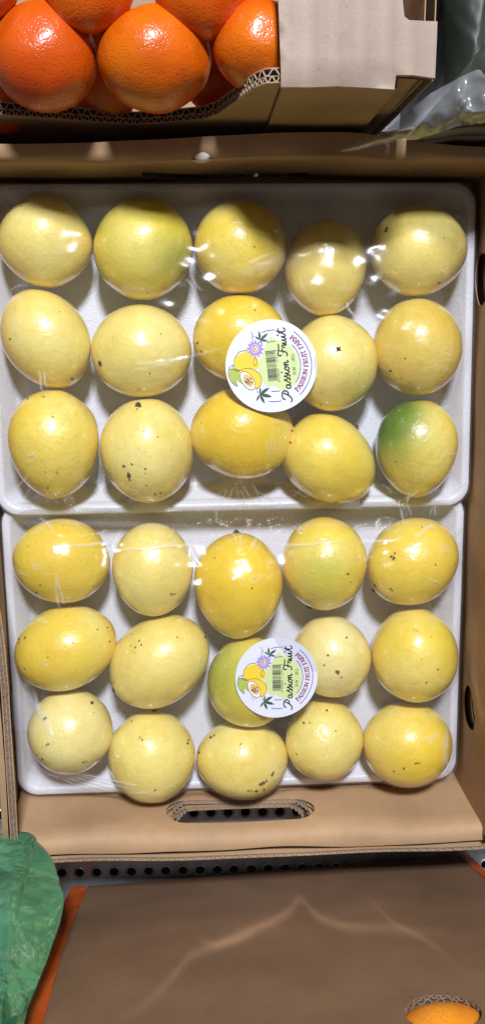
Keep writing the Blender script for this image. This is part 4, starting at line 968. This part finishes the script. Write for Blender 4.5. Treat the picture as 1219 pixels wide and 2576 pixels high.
# mandarins
def mandarin(px, py, wpx, zc, colr, seed, label, sq=.88, stem=None, hpx=None):
    rng = np.random.default_rng(seed); U = unit_fruit(rng, 0, 0, 0); c = at(px, py, zc); r = wpx / 2 * (H - zc) / F
    V = U[..., [1, 2, 0]].copy()
    for _ in range(4):                                  # dents
        k = rng.normal(size=3); k[2] = abs(k[2]); k /= np.linalg.norm(k); q = np.exp(-((1 - V @ k) / .05)); V = V * (1 - .03 * q[..., None])
    tilt = Matrix.Rotation(rng.uniform(-.4, .4), 3, 'X') @ Matrix.Rotation(rng.uniform(-.4, .4), 3, 'Y')
    dr = np.hypot(V[..., 0], V[..., 1]); V[..., 2] *= sq * (1 - (.12 if stem else .01) * np.exp(-(dr / .22) ** 2))
    if stem: tilt = Matrix.Rotation(stem[0], 3, 'X') @ Matrix.Rotation(stem[1], 3, 'Y')
    V = V @ np.array(tilt).T * r
    for _ in range(3):
        d_ = proj(V + c).reshape(-1, 2); V = V * (wpx / (d_[:, 0].max() - d_[:, 0].min())); V = V * np.array([1, (hpx / (d_[:, 1].max() - d_[:, 1].min())) * ((d_[:, 0].max() - d_[:, 0].min()) / wpx) if hpx else 1, 1]); d_ = proj(V + c).reshape(-1, 2)
        cen = (d_.max(0) + d_.min(0)) / 2; k_ = (H - zc) / F; c = c + np.array([(px - cen[0]) * k_, -(py - cen[1]) * k_, 0])
    me = bpy.data.meshes.new('mandarin'); Vf = V.reshape(-1, 3); me.from_pydata(Vf.tolist(), [], FACES); me.materials.append(MAND); me.polygons.foreach_set('use_smooth', [True] * len(FACES))
    low = np.zeros(len(Vf))
    for _ in range(4): low += np.sin(Vf / r @ (rng.normal(size=3) * 1.6) + rng.uniform(0, 6)) / 4
    cc = np.array(colr) + np.array((.02, .05, .0)) * low[:, None]
    ca = me.attributes.new('peel', 'FLOAT_COLOR', 'POINT'); ca.data.foreach_set('color', np.concatenate([np.clip(cc, 0, 1), np.ones((len(Vf), 1))], 1).astype(np.float32).ravel()); me.update()
    o = bpy.data.objects.new('mandarin', me); COL.objects.link(o); o.location = c; tag(o, label, 'mandarin', 'orange mandarins in the carton')
    if stem:
        top = Vector(tilt @ Vector((0, 0, 1))) * r * sq * .88; sm = MB(); P = Vector(c) + top; n = top.normalized()
        sm.tube([P - n * .001, P + n * .0008, P + n * .0011], [.0028, .0024, .0008], 9); sm.build('stem_button', STEM, o)
OR = (.60, .098, .0025); RD = (.55, .080, .003); YO = (.70, .19, .005)
mandarin(110, 141, 270, .120, RD, 1, 'red-orange mandarin at the front left of the carton', .95, hpx=288)
mandarin(388, 147, 286, .123, OR, 2, 'large bumpy mandarin in the middle of the front row', .93, hpx=280)
mandarin(655, 116, 240, .130, OR, 3, 'mandarin tucked against the cardboard corner post', .98, hpx=246)
mandarin(222, -42, 236, .134, OR, 4, 'mandarin in the second row behind the gap between the two front ones')
mandarin(508, -34, 244, .133, OR, 5, 'mandarin in the second row with its stem button showing', .9, (-.35, .1))
mandarin(258, 215, 180, .070, YO, 6, 'shaded yellow-orange mandarin deep between the two front ones')
mandarin(540, 195, 165, .066, RD, 7, 'shaded mandarin low beside the corner post')
mandarin(-70, -60, 250, .13, OR, 8, 'mandarin in the second row at the left edge')

mandarin(243, 90, 170, .082, YO, 9, 'mandarin of the lower layer, glimpsed between the two large front ones', hpx=None)
mandarin(536, 95, 170, .080, OR, 10, 'mandarin of the lower layer, glimpsed left of the corner post mandarin')
mandarin(10, 235, 190, .066, OR, 11, 'shaded mandarin under the red-orange one at the left edge')
nb_ = empty('added_shade_carton', (.33, -.11, Z_SH), 'unseen brown carton added right of the fruit carton to shade the shelf', 'cardboard box')  # out-of-view carton, added to keep lamp light off the shelf
pm = MB(); sheet(pm, [(-.322, 0), (.11, 0), (.11, .092), (-.322, .092)], [], 0, .005, lambda u, v, w: (.2135 + w, u, v), .06); pm.build('side_wall', K_OUT, nb_, smooth=False)
pm = MB(); sheet(pm, [(.219, 0), (.45, 0), (.45, .092), (.219, .092)], [], 0, .005, lambda u, v, w: (u, -.322 + w, v), .06); pm.build('front_wall', K_OUT, nb_, smooth=False)
pm = MB(); sheet(pm, [(.219, -.316), (.45, -.316), (.45, .11), (.219, .11)], [], 0, .004, fn_flat(0.001), .08); pm.build('floor_panel', K_OUT, nb_, smooth=False)

# ------------------------------------------------------------------ loose board, sacks
cs = empty('cardboard_sheet', (.16, .125, Z_SH), 'loose double cardboard sheet standing behind the far right corner of the fruit carton', 'cardboard')
sh = MB()
def lp(px, py, z): p = at(px, py, z); return p
e0 = at(880, 378, .078); e1 = at(1240, 343, .088)
dv = (e1 - e0); 
def fn_cs(off, dz):
    def f(u, v, w):
        p = e0 + dv * u; return (p[0], p[1] + off + w + .0006 * math.sin(u * 19), (p[2] + dz) * v + Z_SH * (1 - v) + .0012 * math.sin(u * 13 + off * 900) * v)
    return f
sheet(sh, [(0, 0), (1.25, 0), (1.25, 1), (0, 1)], [], 0, .0030, fn_cs(0, 0), .06); sh.build('front_sheet', K_PALE, cs)
sh2 = MB(); sheet(sh2, [(.2, 0), (1.25, 0), (1.25, 1), (.2, 1)], [], 0, .0014, fn_cs(.0075, .0015), .06); sh2.build('rear_sheet', K_CUT, cs)

def lump(name, outline, zmid, zbulge, zbot, matl, amp, seed, label, cat, n=60, m=44, power=.5, fold=40, lean=(0, 0)):
    P = np.array(smooth(outline, 10, True)); k = len(P); c = P.mean(0); rows = []
    zf_ = zmid if callable(zmid) else (lambda yp: zmid)
    W_ = np.array([at(*p, zf_(p[1])) for p in P]); cw = W_.mean(0)
    mb_ = MB()
    ts = list(np.linspace(0, 1, m)); 
    for t in ts:
        row = []
        for i in range(k + 1):
            w0_ = W_[i % k]; q = cw + (w0_ - cw) * math.sin(t * PI / 2); z = q[2] + zbulge * math.cos(t * PI / 2) ** (2 * power)
            v = Vector((q[0], q[1], z)); d_ = noise.turbulence_vector(v * fold + Vector((seed, 0, 0)), 3, True)
            rid = 1 - abs(noise.noise(Vector((v.x * fold * 1.3, v.y * fold * .45, seed * 1.7)))) * 2
            rid2 = 1 - abs(noise.noise(Vector((v.x * fold * 2.9 + v.y * 30, v.y * fold * 1.4, seed * 2.3)))) * 2
            v += Vector((d_.x - .5, d_.y - .5, 0)) * amp * .25 * min(1, (1 - t) * 3) + Vector((0, 0, amp * (rid ** 3 + .4 * rid2 ** 5) * (1 if t < .98 else .3)))
            row.append(tuple(v))
        rows.append(row)
    last = rows[-1]
    for s_ in (.3, .7, 1.0): rows.append([(cw[0] + (x - cw[0]) * (1 - .10 * s_) + lean[0] * s_, cw[1] + (y - cw[1]) * (1 - .10 * s_) + lean[1] * s_, z * (1 - s_) + zbot * s_) for x, y, z in last])
    mb_.grid(rows, 0, True)
    o = mb_.build(name, matl, origin=(float(cw[0]), float(cw[1]), zbot)); tag(o, label, cat); return o
lump('plastic_bag', [(-160,2150),(-60,2105),(25,2092),(78,2096),(106,2124),(135,2165),(153,2222),(162,2256),(156,2304),(142,2346),(122,2398),(97,2462),(76,2510),(58,2580),(0,2700),(-160,2700)], lambda yp: .070 + .17 * max(0, min(1.3, (yp - 2110) / 466)), .050, Z_SH, GREENBAG, .0045, 3.1,
     'crinkled translucent green plastic bag at the near left corner of the carton', 'plastic bag', fold=28, lean=(-.065, -.07))
lump('plastic_sack', [(1110,-160),(1110,60),(1112,180),(1100,245),(1066,296),(1044,333),(1104,334),(1180,325),(1300,315),(1420,220),(1420,-200),(1250,-260)], .106, .018, Z_SH, DARKBAG, .004, 8.3, 'dark green plastic sack behind the mandarin carton corner', 'plastic sack', fold=16)

# clear crumpled bag end lying across the carton corner
cb = MB(); top = [(852,378),(900,358),(965,330),(1020,285),(1076,242),(1130,212),(1190,186),(1225,196),(1300,190)]; bot = [(856,384),(905,378),(975,362),(1040,352),(1090,340),(1130,328),(1180,318),(1225,312),(1300,300)]
top = smooth(top, 6); bot = smooth(bot, 6); rows = []
for i, (a, b) in enumerate(zip(top, bot)):
    row = []; t = i / (len(top) - 1)
    for s_ in np.linspace(0, 1, 22):
        p = np.array(a) * (1 - s_) + np.array(b) * s_; z = .094 + .052 * t + .010 * math.sin(PI * s_) * min(1, t * 2.5)
        v = Vector(at(*p, z)); rid = 1 - 2 * abs(noise.noise(Vector((v.x * 55 + v.y * 30, v.y * 60 - v.x * 18, 4.4)))); r2 = 1 - 2 * abs(noise.noise(Vector((v.x * 130, v.y * 130, 9))))
        v.z += .007 * rid ** 3 * min(1, .15 + t * 1.6) + .0022 * r2; row.append(tuple(v))
    rows.append(row)
cb.grid(rows, 0, True)
o = cb.build('clear_bag', CLEAR, origin=tuple(at(1050, 300, .09))); tag(o, 'crumpled clear plastic bag lying over the far right corner of the carton', 'plastic bag')

# ------------------------------------------------------------------ near carton of oranges, its side leaning towards us
bl_ = at(182, 2232, 0); br_ = at(1176, 2151, 0)
dcam = np.array([(458 - CX) / F, -(1476 - CY) / F, -1.0]); ddn = M.T @ dcam; upv = -ddn / np.linalg.norm(ddn)
ux = (br_ - bl_); WC = np.linalg.norm(ux); ux = ux / WC
upv = upv - ux * (upv @ ux); upv /= np.linalg.norm(upv); nrm = np.cross(ux, upv)
if nrm[1] < 0: nrm = -nrm
nc = empty('orange_carton', tuple((bl_ + br_) / 2 - nrm * .08), 'closed brown carton with orange tape at its corners, standing nearest at the bottom', 'cardboard box')
def plane_uv(px, py):
    r = ray(px, py); tt = ((bl_ - CAM) @ nrm) / (r @ nrm); P = CAM + r * tt - bl_; return float(P @ ux), float(P @ upv)
def fn_c(u, v, w): 
    b_ = .0025 * math.sin(PI * min(1, max(0, u / WC))) * math.sin(min(1, max(0, v / .34)) * PI)
    P = bl_ + ux * u + upv * v + nrm * (w + b_); return tuple(P)
hcx, hcy = plane_uv(1116, 2600)
hu0, _ = plane_uv(1022, 2576); ht = plane_uv(1110, 2509); hr_ = plane_uv(1112, 2600)
hw = (plane_uv(1219, 2562)[0] - hu0) / 2 * 1.0
hcu = hu0 + hw; top_v = ht[1]
HC = .36
# outline of the hole: the arch seen in the photo is its lower end
hole = [(hcu + hw * math.cos(t), top_v + hw * .95 + hw * .95 * math.sin(t)) for t in np.linspace(0, 2 * PI, 33)[:-1]]
oc_ = [(0, 0), (WC, 0), (WC, HC), (0, HC)]
cf = MB(); sheet(cf, oc_, [hole], -.0005, 0, fn_c, .018); sheet(cf, oc_, [hole], -.0020, -.0017, fn_c, .05); sheet(cf, oc_, [hole], -.0045, -.0040, fn_c, .05)
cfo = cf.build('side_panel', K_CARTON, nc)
fl = MB()
for w0_, w1_, lam in ((-.0017, -.0005, .0046), (-.0040, -.0020, .0070)):
    # flutes run up the board: show them round the cut
    for q in range(0, 32): pass
    low = [hole[i % 32] for i in range(16, 33)]
    flutes(fl, low, (0, -1), w1_, w0_, lam, .008, fn_c, base=.004)
fl.build('corrugated_edge', K_CUTD, cfo)
DC = .24
for nm, A0, e_1, e_2 in (('end_panel', (0, 0), 'v', 'w'), ('end_panel', (WC, 0), 'v', 'w')):
    pm = MB(); u_ = A0[0]
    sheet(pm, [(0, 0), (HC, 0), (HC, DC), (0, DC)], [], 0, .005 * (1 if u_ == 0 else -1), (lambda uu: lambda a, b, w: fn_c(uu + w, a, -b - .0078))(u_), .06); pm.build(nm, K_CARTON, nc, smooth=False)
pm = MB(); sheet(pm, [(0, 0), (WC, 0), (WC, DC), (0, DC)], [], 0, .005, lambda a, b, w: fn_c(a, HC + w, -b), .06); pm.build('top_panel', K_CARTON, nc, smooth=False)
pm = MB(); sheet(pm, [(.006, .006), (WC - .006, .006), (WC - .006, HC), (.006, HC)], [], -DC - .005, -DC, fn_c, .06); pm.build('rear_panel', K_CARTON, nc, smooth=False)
# orange tape
def strip(u0f, u1f, name, wrap):
    tm = MB(); rows = []
    for v in np.linspace(.0005, HC, 40): rows.append([fn_c(u0f(v) + (u1f(v) - u0f(v)) * t, v, .0006 + .0003 * math.sin(v * 160 + t * 5)) for t in np.linspace(0, 1, 5)])
    tm.grid(rows)
    rows = []
    for v in np.linspace(.0005, HC, 40): rows.append([fn_c(wrap * (1 if wrap > .01 else 1) + (-.0006 if wrap < .01 else .0006), v, .0006 - .03 * t) for t in np.linspace(0, 1, 3)])
    tm.grid(rows); return tm.build(name, TAPE, nc)
ti = [plane_uv(*p) for p in ((224, 2226), (194, 2296), (158, 2391), (110, 2576))]
tvs = [p[1] for p in ti]; tus = [p[0] for p in ti]
strip(lambda v: -.0006, lambda v: float(np.interp(v, tvs, tus)), 'tape', 0.0)
tr_ = [plane_uv(*p) for p in ((1141, 2143), (1219, 2213))]
tv2 = [p[1] for p in tr_]; tu2 = [p[0] for p in tr_]
strip(lambda v: float(np.interp(v, tv2, tu2)), lambda v: WC + .0006, 'tape', WC)
# added patterned spot: draws the pale looping bands of light off the film
Sg = np.array([.045, -.255, .135]); tgt = bl_ + ux * WC * .5 + upv * .16; fz = tgt - Sg; fz = fz / np.linalg.norm(fz); gx_ = ux - fz * (ux @ fz); gx_ /= np.linalg.norm(gx_); gy_ = np.cross(-fz, gx_)
def lamp_uv(px, py):
    u_, v_ = plane_uv(px, py); P = bl_ + ux * u_ + upv * v_ - Sg; zz = P @ fz; return float(P @ gx_ / zz), float(P @ gy_ / zz)
gd = bpy.data.lights.new('added_pattern_spot', 'SPOT'); gd.energy = .40; gd.color = (.96, .97, 1); gd.spot_size = math.radians(150); gd.shadow_soft_size = .0015; gd.use_nodes = True
go = bpy.data.objects.new('added_pattern_spot', gd); COL.objects.link(go)
go.matrix_world = Matrix([[gx_[i], gy_[i], -fz[i], Sg[i]] for i in range(3)] + [[0, 0, 0, 1]])
nt = gd.node_tree; em = nt.nodes['Emission']; tc = nt.nodes.new('ShaderNodeTexCoord'); sp = nt.nodes.new('ShaderNodeSeparateXYZ'); nt.links.new(tc.outputs['Normal'], sp.inputs[0])
def mth(op, a, b=None, c=None):
    n = nt.nodes.new('ShaderNodeMath'); n.operation = op
    for i_, q in enumerate((a, b, c)):
        if q is None: continue
        if isinstance(q, (int, float)): n.inputs[i_].default_value = q
        else: nt.links.new(q, n.inputs[i_])
    return n.outputs[0]
zz = mth('ABSOLUTE', sp.outputs[2]); U_ = mth('DIVIDE', sp.outputs[0], zz); V_ = mth('DIVIDE', sp.outputs[1], zz); total = None
for curve, wd, st in (([(285,2590),(390,2510),(440,2455),(480,2412),(540,2388),(620,2352),(690,2322),(735,2292),(757,2268),(782,2296),(830,2326),(900,2340),(980,2342),(1060,2352),(1140,2343)], .080, .85),
                      ([(925,2255),(950,2285),(985,2322),(1030,2348),(1075,2372),(1110,2395),(1145,2430)], .060, .8), ([(486,2300),(492,2340),(500,2368),(530,2384),(580,2378),(640,2352)], .060, .7)):
    pts = [lamp_uv(*p) for p in curve]; us = [p[0] for p in pts]; vs = [p[1] for p in pts]; ua, ub, va, vb = min(us), max(us), min(vs), max(vs)
    fcn = nt.nodes.new('ShaderNodeFloatCurve'); cv = fcn.mapping.curves[0]; cv.points[0].location = ((us[0] - ua) / (ub - ua), (vs[0] - va) / (vb - va)); cv.points[1].location = ((us[-1] - ua) / (ub - ua), (vs[-1] - va) / (vb - va))
    for a_, b_ in list(zip(us, vs))[1:-1]: cv.points.new((a_ - ua) / (ub - ua), (b_ - va) / (vb - va))
    fcn.mapping.update()
    t_ = mth('MULTIPLY', mth('SUBTRACT', U_, ua), 1 / (ub - ua)); nt.links.new(mth('MAXIMUM', mth('MINIMUM', t_, 1.0), 0.0), fcn.inputs['Value'])
    dv_ = mth('SUBTRACT', V_, mth('MULTIPLY_ADD', fcn.outputs[0], vb - va, va))
    g_ = mth('POWER', 2.718, mth('MULTIPLY', mth('MULTIPLY', dv_, dv_), -1 / wd ** 2))
    skirt = mth('MULTIPLY', mth('POWER', 2.718, mth('MULTIPLY', mth('MAXIMUM', dv_, 0.0), -9.0)), mth('MULTIPLY', mth('GREATER_THAN', dv_, 0.0), .22))
    win = mth('MAXIMUM', mth('MULTIPLY', mth('MULTIPLY', t_, mth('SUBTRACT', 1.0, t_)), 4.0), 0.0); win = mth('POWER', win, .5)
    g_ = mth('MULTIPLY', mth('MULTIPLY', mth('ADD', g_, skirt), win), st); total = g_ if total is None else mth('ADD', total, g_)
nt.links.new(total, em.inputs['Strength'])
# the orange behind the hole
op = bl_ + ux * hcu + upv * (top_v + hw * .80) - nrm * .0415
rng = np.random.default_rng(77); U = unit_fruit(rng, 0, 0, 0); r = .042; V = (U * r).reshape(-1, 3)
me = bpy.data.meshes.new('orange_fruit'); me.from_pydata(V.tolist(), [], FACES); me.materials.append(MAND); me.polygons.foreach_set('use_smooth', [True] * len(FACES))
ca = me.attributes.new('peel', 'FLOAT_COLOR', 'POINT'); ca.data.foreach_set('color', np.tile(np.array((.85, .30, .015, 1), np.float32), len(V))); me.update()
o = bpy.data.objects.new('orange_fruit', me); COL.objects.link(o); o.location = op; tag(o, 'orange showing through the round hole of the near carton', 'orange')
